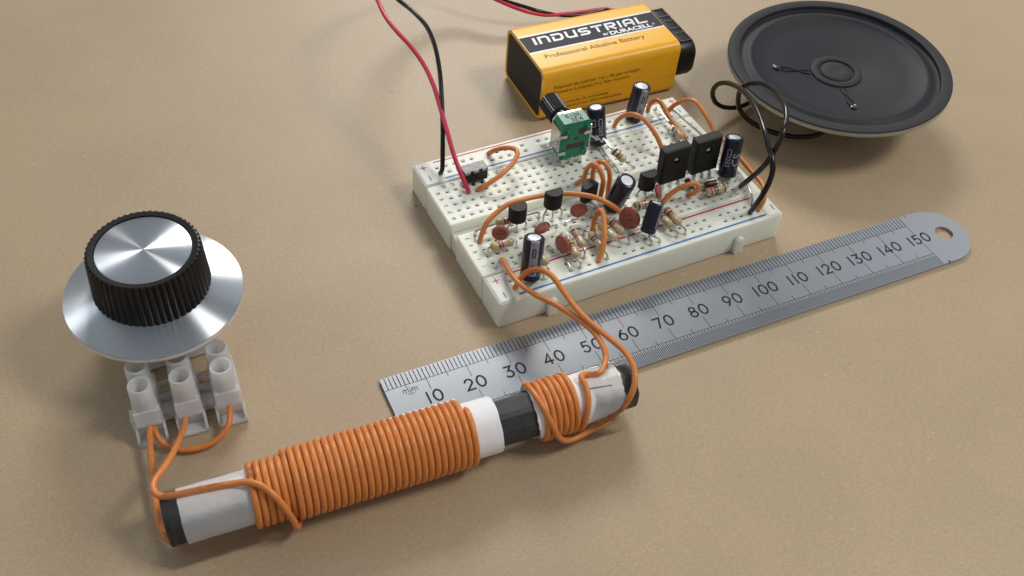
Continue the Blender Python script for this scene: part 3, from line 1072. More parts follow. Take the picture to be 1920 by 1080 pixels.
def to92(C, z0, holes, label, back=90, H=4.8, lean=(0, 0)):
    """small D-shaped transistor: C centre (x, y), z0 underside; back: direction the flat faces"""
    t = thing('transistor', (C[0], C[1], ZB), label, 'transistor', 'small black transistors on the breadboard')
    a = math.radians(back)
    f = V((math.cos(a), math.sin(a), 0))
    s = V((f.y, -f.x, 0))
    pts2 = []
    r = 2.35
    cut = .6
    a0 = math.acos(cut / r)
    for k in range(21):
        q = a0 + (2 * math.pi - 2 * a0) * k / 20
        pts2.append((r * math.cos(q), r * math.sin(q)))
    b = MB()
    up = V((lean[0], lean[1], 1)).normalized()
    o = V((C[0], C[1], z0)) + f * .35
    lv = [(0, .95), (.2, 1.0), (H * .6, 1.0), (H - .08, .975), (H, .95)]
    b.loft([[o + up * h + f * (p * k) + s * (q * k) for p, q in pts2] for h, k in lv], 0, False)
    o_ = b.build('body', 'black_epoxy', t)
    hs = sorted([V(h) for h in holes], key=lambda h: h.dot(s))
    for h, sx in zip(hs, (-1.27, 0, 1.27)):
        st = o + s * sx - Z * .0
        lead(t, [st + Z * .3, st - Z * .5, h + Z * max(.6, (z0 - ZB) * .5), h + Z * .1, h - Z * 1.0], .25)
    return t


def power_transistor(C, zb, holes, label, lean=(0, 0), yaw=0.0):
    t = thing('power_transistor', (C[0], C[1], ZB), label, 'transistor', 'flat black power transistors on the breadboard')
    up = V((lean[0], lean[1], 1)).normalized()
    x = V((math.cos(yaw), math.sin(yaw), 0))
    y = up.cross(x).normalized()
    x = y.cross(up).normalized()
    o = V((C[0], C[1], zb))
    W, H, T = 7.9, 11.0, 2.7
    b = MB()
    n = 24
    hc, hr = (0, 7.2), 1.0
    # front and back faces with a through hole: rings from hole to outline
    outl, inn = [], []
    for k in range(n):
        a = 2 * math.pi * (k + .5) / n
        du, dv = math.cos(a), math.sin(a)
        s = min([((W / 2 if du > 0 else -W / 2) - hc[0]) / du if abs(du) > 1e-6 else 1e9, ((H if dv > 0 else 0) - hc[1]) / dv if abs(dv) > 1e-6 else 1e9])
        outl.append((hc[0] + du * s, hc[1] + dv * s))
        inn.append((hc[0] + du * hr, hc[1] + dv * hr))
    cor = [(W / 2, H), (-W / 2, H), (-W / 2, 0), (W / 2, 0)]
    for c in cor:                                       # pull the nearest sample into each corner
        i = min(range(n), key=lambda k: (outl[k][0] - c[0]) ** 2 + (outl[k][1] - c[1]) ** 2)
        outl[i] = c

    def q(p, yy, k=1.0):
        return o + x * (p[0] * k) + up * (H / 2 + (p[1] - H / 2) * k) + y * yy
    b.loft([[q(p, -T / 2) for p in inn], [q(p, -T / 2, .95) for p in outl], [q(p, -T / 2 + .35) for p in outl], [q(p, T / 2) for p in outl], [q(p, T / 2) for p in inn], [q(p, -T / 2) for p in inn]], 0, False, caps=(False, False))
    b.build('body', 'black_epoxy', t)
    b = MB()
    b.lathe([(.55, 0), (.62, .2), (.62, 1.0)], o + x * .25 + up * 7.1 - y * .75, y + x * .25, n=12)
    b.lathe([(.99, 0), (.99, .3)], o + up * 7.2 + y * .2, y, n=16, mi=1)
    b.build('mounting_eyelet', ['tin', 'black_plastic'], t)
    for h, sx in zip(sorted([V(h) for h in holes], key=lambda h: h.x), (-2.29, 0, 2.29)):
        st = o + x * sx
        b = MB()
        e = V((h.x, h.y, h.z - 1.2))
        b.loft([[p + V((dx, dy, 0)) for dx, dy in ((-.45, -.25), (.45, -.25), (.45, .25), (-.45, .25))] for p in (st + up * .3, st - up * .8, V((h.x, h.y, h.z + .6)), e)], 0, False)
        b.build('lead', 'tin', t)
    return t


# --- transistors
to92((-26.67, -6.5), 12.9, [hole('g27'), hole('g26'), hole('g25')], 'small black transistor nearest the left end, first of the row behind the ceramic discs', H=4.5)
to92((-16.8, -6.5), 14.0, [hole('g23'), hole('g22'), hole('g21')], 'small black transistor on three splayed leads, second in the row along the channel', H=4.8)
to92((-5.1, -4.3), 10.2, [hole('f18'), hole('f17'), hole('g17')], 'small black transistor with the long orange jumper crossing its front', back=-75, H=5.2)
to92((11.6, -6.2), 10.4, [hole('g12'), hole('g11'), hole('g10')], 'small black transistor between the tilted capacitor and the flat power transistors', H=5.0)
power_transistor((18.9, -6.2), 10.8, [hole('g9'), hole('g8'), hole('g7')], 'flat black power transistor next to the small transistor, nearer of the two', lean=(-.02, .02))
power_transistor((29.0, -6.0), 10.8, [hole('g5'), hole('g4'), hole('g3')], 'flat black power transistor beside the tilted blue-black capacitor, farther of the two', lean=(-.02, .02))

# --- electrolytic capacitors
electrolytic((-31.4, -23.2, 10.0), (-29.75, -20.65, 20.6), [hole('N-27.5'), hole('j27')], 'leaning blue-black capacitor with grey stripe at the near left corner of the breadboard', stripe=-112)
electrolytic((.1, -8.2, 9.3), (1.4, -10.8, 19.9), [hole('h15'), hole('h14')], 'blue-black capacitor leaning steeply, its silver top facing up, mid board', stripe=100, marks=())
electrolytic((2.9, -21.0, 10.4), (5.9, -18.6, 17.4), [hole('N-14.5'), hole('N-13.5')], 'short blue-black capacitor leaning over the near rail', R=2.0, stripe=-62)
electrolytic((9.2, 15.6, 9.6), (8.6, 18.3, 20.2), [hole('a12'), hole('e12')], 'upright blue-black capacitor right behind the green potentiometer', stripe=60, marks=(('CD263', -152, 8.4, 1.35), ('SD', -200, 8.4, 1.6)))
electrolytic((24.5, 22.2, 9.0), (25.6, 22.0, 20.0), [hole('F+6.5') + V((2.5, 0, 0)), hole('F-5.5')], 'blue-black capacitor with grey stripe standing on the far rail', stripe=-98)
electrolytic((34.9, -9.6, 9.8), (36.6, -7.1, 20.4), [hole('h5'), hole('g2')], 'blue-black capacitor with white lettering by the black speaker wires', stripe=70, marks=(('SD', 197, 7.2, 2.3), ('CD263', 147, 8.4, 1.35)))

# --- ceramic discs
disc_cap((-32.0, -7.9, 11.4), (-.42, -.9, .12), 2.2, [hole('h29'), hole('h28')], 'brown ceramic disc with black print, nearest the left end of the board', mark=([(-.15, .45), (.15, .55)], [(.42, .38), (.42, .2)], [(0, .05), (.25, .05)], [(-.35, .2), (-.35, 0)]))
disc_cap((-21.3, -9.9, 10.9), (-.35, .38, .86), 2.2, [hole('h24'), hole('h22')], 'small brown ceramic disc tipped over behind the leaning striped capacitor', up=(.8, .4, .3))
disc_cap((-19.6, -17.3, 11.3), (-.95, -.2, .1), 2.45, [hole('j23'), hole('N-23.5')], 'brown ceramic disc edge-on beside a pair of resistors at the near rail')
disc_cap((-9.9, -8.0, 11.4), (-.35, -.75, .65), 2.3, [hole('h21'), hole('h18')], 'brown ceramic disc on spread leads below the channel, left of the orange hairpin', up=(-.3, .1, 1), stretch=.8)
disc_cap((.6, -15.7, 11.4), (-.80, -.45, .35), 2.95, [hole('N+14.5'), hole('j16')], 'largest dark brown ceramic disc, at the end of the long orange jumper', mark=([(-.2, .3), (0, .35)], [(.2, .0), (.35, .1)], [(0, -.1), (.15, -.05)]), up=(.45, -.1, 1))
disc_cap((13.3, -9.3, 10.9), (.75, -.6, .4), 2.0, [hole('h10'), hole('g10') + V((1.3, -.6, 0))], 'brown ceramic disc close under the nearer flat power transistor', up=(.5, .4, .9))

# --- resistors
resistor((-31.2, -3.81, 10.6), (-25.0, -3.81, 10.6), hole('f30'), hole('f23'), ['yellow', 'violet', 'red'], 'resistor on long leads half hidden behind the first small transistor', body='resistor_tan')
resistor((-36.2, -11.43, 11.2), (-30.2, -11.43, 11.0), hole('i30'), hole('i27'), ['yellow', 'violet', 'red'], 'tan resistor with yellow, violet and red bands at the left end of the board')
resistor((-16.9, -16.1, 10.6), (-17.9, -22.0, 10.6), hole('j22'), hole('N-22.5'), ['brown', 'black', 'red'], 'tan resistor with black and red bands right beside the edge-on ceramic disc')
resistor((-14.3, -13.6, 10.9), (-14.9, -19.4, 10.9), hole('i21'), hole('N+21.5'), ['black', 'silver', 'red'], 'tan resistor behind its twin, nearer the orange hairpin wire, at the near rail')
resistor((-4.3, -13.0, 10.7), (-3.3, -19.1, 10.7), hole('i17'), hole('N+16.5'), ['silver', 'black', 'red'], 'grey and red banded resistor under the largest ceramic disc')
resistor((-7.0, -14.0, 10.6), (-5.9, -20.0, 10.6), hole('j18'), hole('N+17.5'), ['yellow', 'yellow', 'black'], 'cream resistor with yellow band directly behind the orange hairpin wire', body='resistor_cream')
resistor((-10.6, -15.8, 10.2), (-10.4, -21.6, 10.2), hole('j20'), hole('N-19.5'), ['yellow', 'violet', 'brown'], 'resistor mostly hidden by the orange hairpin wire at the near rail')
resistor((9.0, -15.4, 10.6), (9.4, -21.4, 10.6), hole('j12'), hole('N-11.5'), ['brown', 'black', 'black'], 'tan resistor at the near rail, touching the short capacitor')
resistor((11.7, -15.6, 10.5), (12.1, -21.6, 10.5), hole('j11'), hole('N-10.5'), ['red', 'black', 'orange'], 'tan resistor at the near rail, farther one of the pair by the short capacitor')
resistor((-26.2, -15.4, 10.8), (-26.0, -21.4, 10.8), hole('j25'), hole('N+25.5'), ['orange', 'orange', 'brown'], 'tan resistor peeking out behind the leaning striped capacitor')
resistor((-28.6, -16.8, 10.6), (-28.4, -22.6, 10.6), hole('j26'), hole('N-26.5'), ['brown', 'black', 'gold'], 'resistor almost hidden behind the leaning striped capacitor, lowest on the rail')
resistor((5.0, -11.2, 10.2), (11.0, -11.2, 10.0), hole('i14'), hole('i11'), ['black', 'silver', 'red'], 'tan resistor lying lengthwise between the short capacitor and a small transistor')
resistor((25.6, -13.97, 10.2), (31.6, -13.97, 10.0), hole('j6'), hole('j3'), ['red', 'red', 'brown', 'brown'], 'cream resistor with two red bands by the column numbers at the far end', body='resistor_cream', R=1.2)
resistor((9.6, 8.5, 12.3), (11.3, 4.9, 10.9), (8.2, 12.0, 13.9), hole('e10'), ['black', 'brown', 'gold'], 'resistor hung on long leads from the side tab of the green potentiometer', body='resistor_cream', L=4.6, viaA=[(8.9, 10.2, 13.1)], viaB=[(12.6, 4.3, 9.6)])
resistor((32.1, 12.6, 10.2), (31.8, 8.2, 10.1), hole('F+2.5'), hole('d3'), ['black', 'silver', 'red'], 'small resistor on a long shiny lead from the far rail', L=4.6, viaA=[(32.3, 15.5, 10.1), (32.7, 20, 9.9), (32.95, 23, 9.6)])


def diode(A, B, hA, hB, label):
    A, B = V(A), V(B)
    d = (B - A).normalized()
    t = thing('signal_diode', ((A.x + B.x) / 2, (A.y + B.y) / 2, ZB), label, 'diode', 'glass diodes on the breadboard')
    L = (B - A).length
    b = MB()
    b.lathe([(.2, 0), (.6, .08), (.85, .35), (.85, .6), (.85, 1.1), (.85, L - .35), (.6, L - .08), (.2, L)], A, d, n=16, seg_mats=[0, 0, 0, 1, 0, 0, 0])
    b.build('glass_body', ['dark_glass', 'band_black'], t)
    for e, dd, hh in ((A, -d, V(hA)), (B, d, V(hB))):
        lead(t, [e - dd * .1, e + dd * .9, V((hh.x, hh.y, hh.z + .9)), hh - Z * .8], .25)


diode((26.6, -11.4, 10.2), (30.4, -11.4, 10.0), hole('i6'), hole('i3'), 'glass diode with silver leads behind the red banded resistor')
diode((23.4, -7.4, 10.2), (23.2, -10.6, 9.9), hole('f6'), hole('h6') + V((0, -1, 0)), 'glass diode tucked under the gap between the two power transistors')


# --- black block with crimped top
def make_switch():
    t = thing('switch_block', (-28.6, 15.2, ZB), 'small black block with jagged grey top beside the red wire', 'switch')
    b = MB()
    b.box((-28.5, 15.4, 11.2), (6.6, 3.0, 3.6), bev=.12)
    b.build('body', 'black_plastic', t)
    b = MB()
    b.box((-28.5, 15.55, 13.12), (6.7, 3.0, .28), bev=.1)
    b.build('top_plate', 'switch_grey', t)
    for x, w in ((-31.0, 1.5), (-28.6, 1.5), (-26.2, 1.2)):
        b = MB()
        b.box((x, 13.95, 12.85), (w, .5, .75), bev=.1)
        b.build('crimp_tooth', 'switch_grey', t)
    for x in (-31.75, -29.21, -26.67):
        b = MB()
        b.box((x + .0, 14.0, 8.6), (.55, .3, 2.4))
        b.build('pin', 'black_plastic', t)


make_switch()


# --- green potentiometer with knurled shaft
def make_pot():
    t = thing('trimmer_potentiometer', (-1.1, 13.6, ZB), 'green potentiometer with black knurled shaft standing at the far side of the board', 'potentiometer')
    yaw = -.05
    x = V((math.cos(yaw), math.sin(yaw), 0))
    y = V((-math.sin(yaw), math.cos(yaw), 0))
    o = V((-1.0, 11.7, 10.6))

    def pt(a, d, h):
        return o + x * a + y * d + Z * h
    b = MB()
    W, H = 4.35, 12.0
    poly = [(-W, 1.6), (-W + .6, 0), (W - .6, 0), (W, 1.6), (W, H - .9), (W - .7, H), (-W + .7, H), (-W, H - .9)]
    b.loft([[pt(a, d, h) for a, h in poly] for d in (0, 4.3)], 0, False)
    b.build('housing', 'pot_green', t)
    # recessed-looking dark windows on the rear face, raised studs
    for a, h, w, hh in ((2.2, 8.7, 2.6, 1.9), (-2.6, 7.4, 1.5, 1.7), (.4, 4.1, 5.4, 1.7)):
        b = MB()
        b.box(pt(a, -.02, h), (w, .1, hh), (x, y, Z))
        b.build('window', 'pot_dark', t)
    for a, h in ((-2.5, 9.4), (3.2, 9.9), (-2.9, .9), (3.0, 2.6)):
        b = MB()
        b.lathe([(.75, 0), (.6, .7), (.35, .9)], pt(a, .05, h), -y, n=10)
        b.build('stud', 'pot_green', t)
    b = MB()
    b.lathe([(.55, 0), (.5, .2)], pt(.4, .02, 6.4), -y, n=12)
    b.build('pivot', 'pot_dark', t)
    # metal bracket with side tabs
    b = MB()
    b.loft([[pt(a, d, h) for a, h in ((-W - .35, 2.0), (W + .35, 2.0), (W + .35, H - 1.5), (W - 1.0, H + .1), (-W + 1.0, H + .1), (-W - .35, H - 1.5))] for d in (4.3, 4.9)], 0, False)
    for sx in (-1, 1):
        b.box(pt(sx * (W + .2), 2.3, 6.3), (.35, 4.6, 7.2), (x, y, Z))
    b.build('bracket', 'tin', t)
    for sx in (-1, 1):
        for h in (2.3, 7.9):
            b = MB()
            b.box(pt(sx * (W - .75), -.25, h), (2.2, .3, 1.1), (x, y, Z), bev=.12)
            b.build('bracket_claw', 'tin', t)
    for sx in (-1, 1):
        b = MB()
        pth = [(W + .25, 1.4, 5.2), (W + 1.6, 1.3, 5.6), (W + 2.6, 1.2, 5.0), (W + 3.6, 1.1, 5.3), (W + 4.2, 1.0, 4.4)] if sx < 0 else [(W + .2, .8, 6.4), (W + 1.2, .5, 5.6), (W + 2.0, .4, 4.6), (W + 3.2, .4, 4.5), (W + 3.9, .5, 3.2)]
        L_, R_ = [], []
        loops = []
        for a, d, h in pth:
            c = pt(sx * a, d, h)
            loops.append([c + y * q + Z * w for q, w in ((-.7, -.24), (.7, -.24), (.7, .24), (-.7, .24))])
        b.loft(loops, 0, False)
        b.build('side_tab', 'tin', t)
    for hx in ('b17', 'b16', 'b15'):
        h = hole(hx)
        b = MB()
        b.box((h.x, h.y + .3, 9.2), (1.25, .35, 3.4))
        b.build('pin', 'tin', t)
    # bush and knurled shaft
    c = pt(0, 4.9, 6.9)
    b = MB()
    b.lathe([(3.3, 0), (3.3, 1.6), (2.5, 1.8), (2.5, 4.6)], c, y, n=24)
    b.build('bush', 'black_plastic', t)
    b = MB()
    n = 54
    xx, yy, zz = frame(y)
    loops = []
    for h, k in ((4.4, .8), (4.6, 1), (11.6, 1), (12.0, .85)):
        loops.append([c + zz * h + (xx * math.cos(2 * math.pi * i / n) + yy * math.sin(2 * math.pi * i / n)) * (k * (3.05 if i % 2 else 2.78)) for i in range(n)])
    b.loft(loops, 0, False)
    b.build('knurled_shaft', 'black_plastic', t)
    b = MB()
    put_text(b, 'B10K', pt(.3, 2.9, H), x, y, Z, width=4.6, lift=.03, bold=.01)
    put_text(b, '3E4', pt(.5, 1.1, H), x, y, Z, width=3.4, lift=.03, bold=.01)
    b.build('printed_mark', 'black_ink', t)


make_pot()


# ------------------------------------------------------------------ dial knob on its variable capacitor
def make_dial():
    c = V((-113.7, -.8, 0))
    d = V((.012, -.022, 1)).normalized()
    t = thing('tuning_dial', (c.x, c.y, 0), 'black ribbed tuning knob with silver cap and wide silver skirt', 'knob')

    def o(z):
        return c + d * z
    b = MB()
    b.lathe([(12.0, 20.65), (12.6, 20.6), (18.6, 18.35), (18.95, 18.2), (19.05, 18.0), (18.9, 17.75), (12.0, 20.0)], o(0), d, n=128, caps=(False, False))
    b.build('skirt', 'dial_aluminium', t)
    b = MB()
    b.lathe([(5, 17.6), (18.9, 17.7), (18.9, 16.7), (18.5, 16.4), (5, 16.7)], o(0), d, n=96)
    b.build('backing_disc', 'edge_plastic', t)
    # ribbed knob body
    b = MB()
    n = 54 * 4
    x, y, z = frame(d)
    loops = []
    for h, r, dep in ((20.3, 12.45, 0), (20.9, 12.5, .42), (29.6, 11.95, .45), (31.0, 11.85, .45), (31.3, 11.6, .40), (31.4, 11.2, .02), (31.3, 10.05, 0), (30.7, 9.95, 0)):
        lp = []
        for i in range(n):
            k = (i % 4)
            rr = r - dep * (1 if k == 0 else (.35 if k in (1, 3) else 0))
            a = 2 * math.pi * i / n
            lp.append(o(h) + (x * math.cos(a) + y * math.sin(a)) * rr)
        loops.append(lp)
    b.loft(loops, 0, False)
    kb = b.build('knob_body', 'knob_plastic', t)
    b = MB()
    b.lathe([(9.93, 30.6), (9.88, 31.0), (9.7, 31.12), (.02, 31.12)], o(0), d, n=96, smooth=True)
    b.build('silver_cap', 'dial_aluminium', kb)
    b = MB()
    b.box((c.x, c.y + 3.0, 5.6), (20, 20, 11), bev=.6)
    b.build('capacitor_case', 'edge_plastic', t)
    b = MB()
    b.lathe([(4, 10.9), (4, 18), (3, 20.3)], o(0), d, n=24)
    b.build('bush', 'tin', t)


make_dial()


# ------------------------------------------------------------------ terminal block
def make_terminals():
    ax = V((.9952, -.098, 0))
    ay = V((.098, .9952, 0))
    c0 = V((-114.0, -23.0, 0))
    pitch = 8.37
    t = thing('terminal_block', (c0.x, c0.y + 3, 0), 'translucent white three-way screw terminal block in front of the dial', 'terminal block')

    def pt(k, a, b, z):
        return c0 + ax * (k * pitch + a) + ay * b + Z * z
    for k in (-1, 0, 1):
        m = MB()
        # tunnel, tapered; with front tray below the wire opening
        m.loft([[pt(k, sx * w, b, z) for sx, b in ((-1, f), (1, f), (1, r), (-1, r))] for w, f, r, z in ((3.0, -2.9, 8.4, 0.02), (3.0, -2.9, 8.4, 3.0), (2.75, -2.7, 8.0, 7.4), (2.4, -1.9, 7.4, 8.0))], 0, False)
        m.build('way_body', 'polythene', t)
        m = MB()
        m.box(pt(k, 0, -4.4, .55), (6.2, 2.9, 1.0), (ax, ay, Z), bev=.25)
        for sx in (-1, 1):
            m.loft([[pt(k, sx * 2.85 + q, b, z) for q, b, z in ((-.28, bb, .9), (.28, bb, .9), (.28, bb, zz), (-.28, bb, zz))] for bb, zz in ((-5.75, 1.6), (-2.8, 4.6))], 0, False)
        m.build('wire_tray', 'polythene', t)
        m = MB()
        n0, n1 = pt(k, 0, -2.7, 8.1), pt(k, 0, -3.75, 4.4)
        dn = (n0 - n1).normalized()
        nn = ax.cross(dn).normalized()
        m.box((n0 + n1) / 2, (5.3, .5, (n0 - n1).length), (ax, nn, dn), bev=.15)
        fp = m.build('front_plate', 'polythene', t)
        m = MB()
        txt = '380V' if k == 0 else '4'
        put_text(m, txt, (n0 + n1) / 2 + dn * .1 + (ax * -.6 if k else ax * 0), ax, dn, -nn, height=1.5, lift=.30, bold=.02)
        if k:
            fr = ((n0 + n1) / 2 + dn * .55 + ax * .75 - nn * .30, ax, dn)
            ribbon(m, [(-.35, -.25), (.35, -.25), (.35, .3), (-.35, .3), (-.35, -.25)], .18, fr)
        m.build('embossed_mark', 'polythene_mark', fp)
        for b0 in (0, 5.4):
            m = MB()
            m.lathe([(2.75, 6.6), (2.62, 8.0), (2.5, 10.5), (2.4, 13.7), (2.3, 13.95), (1.95, 13.95), (1.85, 13.7), (1.75, 9.4), (.01, 9.35)], pt(k, 0, b0, 0), Z, n=28)
            sp_ = m.build('screw_post', 'polythene', t)
            m = MB()
            m.lathe([(1.55, 8.9), (1.55, 9.75), (1.3, 9.95), (.01, 9.95)], pt(k, 0, b0, 0), Z, n=18)
            m.build('screw', 'tin', sp_)
    for k in (0, 1):
        for (b0, b1, z0, z1) in ((-.4, 2.4, .6, 3.6), (3.0, 4.2, .6, 4.4), (7.0, 7.7, 3.2, 4.4)):
            m = MB()
            m.box(pt(k - .5, 0, (b0 + b1) / 2, (z0 + z1) / 2), (pitch - 5.4, b1 - b0, z1 - z0), (ax, ay, Z))
            m.build('bridge', 'polythene', t)
    m = MB()
    m.box(pt(-1, -3.3, .6, 2.0), (1.0, 3.4, 3.6), (ax, ay, Z), bev=.2)
    m.build('end_ear', 'polythene', t)


make_terminals()
wire('jumper_wire', WIRE['tloop'], 'orange_wire', 'orange wire loop linking the outer two ways of the terminal block', bare=(False, False))


# ------------------------------------------------------------------ ferrite rod aerial
def make_aerial():
    A = V((-125.0, -52.0, 7.65))
    B = V((-24.5, -59.2, 7.65))
    e = (B - A).normalized()
    far = V((-e.y, e.x, 0))
    LEN = (B - A).length
    t = thing('ferrite_rod_aerial', (-75, -55.6, 0), 'ferrite rod wound with thick orange wire over white paper sleeves', 'aerial')

    def pt(s, phi, r):
        q = math.radians(phi)
        return A + e * s + Z * (r * math.cos(q)) + far * (r * math.sin(q))
    # core: eight flats
    b = MB()
    prof = []
    for k in range(8):
        for dq in (-16, 16):
            prof.append((k * 45 + dq, 5.15))
    b.loft([[pt(s, q, r * k) for q, r in prof] for s, k in ((0, .93), (.25, 1), (LEN - .5, 1), (LEN, .92))], 0, False)
    b.build('core', 'ferrite', t)

    def sleeve(s0, s1, r, rag0, rag1, seed, lump=0.0):
        rnd = random.Random(seed)
        n, m = 40, 14
        j0 = [rag0 * (rnd.uniform(-.5, .5) + math.sin(i * .5) * .5) for i in range(n)]
        j1 = [rag1 * (rnd.uniform(-.5, .5) + math.sin(i * .31 + 1) * .6) for i in range(n)]
        loops = []
        for k in range(m + 1):
            f = k / m
            loops.append([pt(s0 + (s1 - s0) * f + j0[i] * max(0, 1 - f * 6) + j1[i] * max(0, f * 6 - 5), 360 * i / n,
                             r + lump * (math.sin(i * .47 + k * .35) * .5 + math.sin(i * .9 - k * .8 + 2) * .35 + .5)) for i in range(n)])
        loops.append([pt(s1 + j1[i], 360 * i / n, r - .22) for i in range(n)])
        b = MB()
        b.loft(loops, 0, True, caps=(False, False))
        b.add([pt(s0 + j0[i], 360 * i / n, rr) for rr in (r, r - .22) for i in range(n)], [((i + 1) % n, i, n + i, n + (i + 1) % n) for i in range(n)])
        b.build('paper_sleeve', 'paper', t)
    sleeve(3.2, 26.0, 5.42, .12, 0, 1, .06)
    sleeve(28.5, 68.4, 6.15, 0, .18, 2)
    sleeve(76.6, 97.2, 5.5, .35, .35, 3, .30)
    rw = .70
    rnd = random.Random(5)

    def helix(s0, turns, pitch, r, phi0, per=22, jit=.05):
        pts = []
        jt = [rnd.uniform(-jit, jit) for _ in range(int(turns) + 3)]
        jr = [rnd.uniform(-.03, .03) for _ in range(int(turns) + 3)]
        for i in range(int(turns * per) + 1):
            f = i / per
            k = int(f)
            w = f - k
            ds = jt[k] * (1 - w) + jt[k + 1] * w
            dr = jr[k] * (1 - w) + jr[k + 1] * w
            pts.append(pt(s0 + pitch * f + ds, phi0 + 360 * f, r + dr))
        return pts
    # main winding: lead from the terminal block, small turns, then the large ones
    lead_in = [V(p) for p in WIRE['tleft']][:-1] + [pt(.5, -165, 6.3), pt(6, -176, 6.15), pt(12, -182, 6.15)]
    inner = helix(16.6, 5.6, 1.42, 6.12, 180, jit=.02)
    outer = helix(24.45, 26.8, 1.405, 6.88, 180 + 360 * .6, jit=.05)
    pe = 180 + 360 * (.6 + 26.8)
    se = 24.45 + 26.8 * 1.405
    end = [pt(se + .1, pe + 14, 6.85), pt(se + .25, pe + 32, 6.5), pt(se + .35, pe + 50, 5.9), pt(se + .4, pe + 66, 5.3)]
    b = MB()
    b.tube(lead_in, rw * .95, n=10, res=5)
    L0 = [lead_in[-1], pt(15.2, 178, 6.12)] + inner[:3]
    b.tube(L0, rw, n=10, res=3)
    b.tube(inner + outer + end, rw, n=10, spline=False)
    b.build('main_winding', 'orange_wire', t)
    tap = [V(p) for p in WIRE['tmid']]
    b = MB()
    b.tube(tap + [pt(24.6, -140, 7.3), pt(25.0, -165, 6.9)], rw * .95, n=10, res=5)
    b.build('tap_lead', 'orange_wire', t)
    # coupling winding: board lead, loose sweep, turns, kink, second board lead
    b1 = [V(p) for p in WIRE['coilB']]
    pre = b1 + [pt(92.0, -112, 6.7), pt(88.6, -126, 7.3), pt(85.6, -127, 7.9), pt(82.8, -121, 7.8), pt(80.6, -100, 7.1), pt(79.3, -70, 6.6), pt(78.3, -40, 6.35), pt(77.6, -10, 6.3)]
    hx = helix(77.4, 6.85, 1.36, 6.27, 10, jit=.04)
    post = [pt(87.6, 300, 6.35), pt(88.4, 330, 6.35), pt(88.6, 352, 6.5), pt(88.5, 366, 6.6), pt(89.3, 374, 6.5), pt(91.0, 372, 6.3), pt(93.2, 368, 6.4)]
    b2 = [V(p) for p in WIRE['coilA']][::-1]
    b = MB()
    b.tube(pre + hx[3::4] + post + b2[1:], rw * .97, n=10, res=4)
    b.build('coupling_winding', 'orange_wire', t)
    for h in (hole('j29'), hole('N-29.5')):
        c = MB()
        c.tube([h + Z * .4, h - Z * .2, h - Z * 1.4], .3, n=6, spline=False)
        c.build('stripped_end', 'tin', t)

    # clear tape
    def tape(s0, s1, sect, seed):
        rr = random.Random(seed)
        S_ = [s0 + (s1 - s0) * i / 14 for i in range(15)]
        b = MB()
        loops = []
        for i, s in enumerate(S_):
            jig = rr.uniform(-.12, .12)
            loops.append([pt(s + (rr.uniform(-.15, .15) if i in (0, 14) else 0), q, r + jig * (.3 if r < 7 else 1.2)) for q, r in sect])
        b.loft(loops, 0, True, caps=(False, False), closed=False)
        b.build('clear_tape', 'tape', t)
    tape(1.0, 18.5, [(80, 5.6), (55, 5.65), (38, 6.0), (22, 6.75), (10, 7.0), (-2, 6.75), (-14, 6.1), (-30, 6.1), (-50, 5.75), (-70, 5.7), (-90, 5.8), (-105, 6.2), (-115, 6.9), (-122, 7.7), (-127, 8.6)], 3)
    tape(90.0, 98.6, [(80, 5.8), (50, 5.9), (28, 6.6), (12, 7.1), (-4, 6.7), (-16, 6.25), (-30, 6.1), (-55, 6.05), (-80, 6.15), (-100, 6.6), (-115, 7.4), (-125, 8.0), (-129, 8.6)], 4)
    b = MB()
    ln = [(88.9 + .1 * i, -17 - .12 * i) for i in range(0, 60, 4)]
    for (s0, q0), (s1, q1) in zip(ln, ln[1:]):
        b.add([pt(s0, q0, 5.93), pt(s1, q1, 5.93), pt(s1, q1 - 1.6, 5.93), pt(s0, q0 - 1.6, 5.93)], [(0, 1, 2, 3)])
    b.build('paper_seam', 'steel_mark', t)


make_aerial()


# ------------------------------------------------------------------ nine-volt battery
BO, BYAW = V((4.4, 40.3, 0)), -.036
BX = V((math.cos(BYAW), math.sin(BYAW), 0))
BY = V((-math.sin(BYAW), math.cos(BYAW), 0))
BL, BW, BH = 45.8, 25.4, 17.3


def bpt(u, v, z):
    return BO + BX * u + BY * v + Z * z


GLYPH = {  # squared lettering of the battery band, unit height, stroke centre lines
    'I': ([[(.12, 0), (.12, 1)]], .24),
    'N': ([[(.12, 0), (.12, .9), (.68, .9), (.82, .74), (.82, 0)]], .94),
    'D': ([[(0, .9), (.66, .9), (.82, .74), (.82, .26), (.66, .1), (.12, .1), (.12, .62)]], .94),
    'U': ([[(.12, 1), (.12, .26), (.28, .1), (.82, .1), (.82, 1)]], .94),
    'S': ([[(.86, .9), (.24, .9), (.12, .78), (.12, .62), (.24, .5), (.70, .5), (.82, .38), (.82, .22), (.70, .1), (.06, .1)]], .94),
    'T': ([[(0, .9), (.94, .9)], [(.47, .9), (.47, 0)]], .94),
    'R': ([[(.12, 0), (.12, .9), (.70, .9), (.82, .78), (.82, .58), (.70, .46), (.34, .46), (.82, 0)]], .94),
    'A': ([[(.12, 0), (.12, .74), (.28, .9), (.66, .9), (.82, .74), (.82, 0)], [(.12, .38), (.82, .38)]], .94),
    'L': ([[(.12, 1), (.12, .1), (.90, .1)]], .90),
}


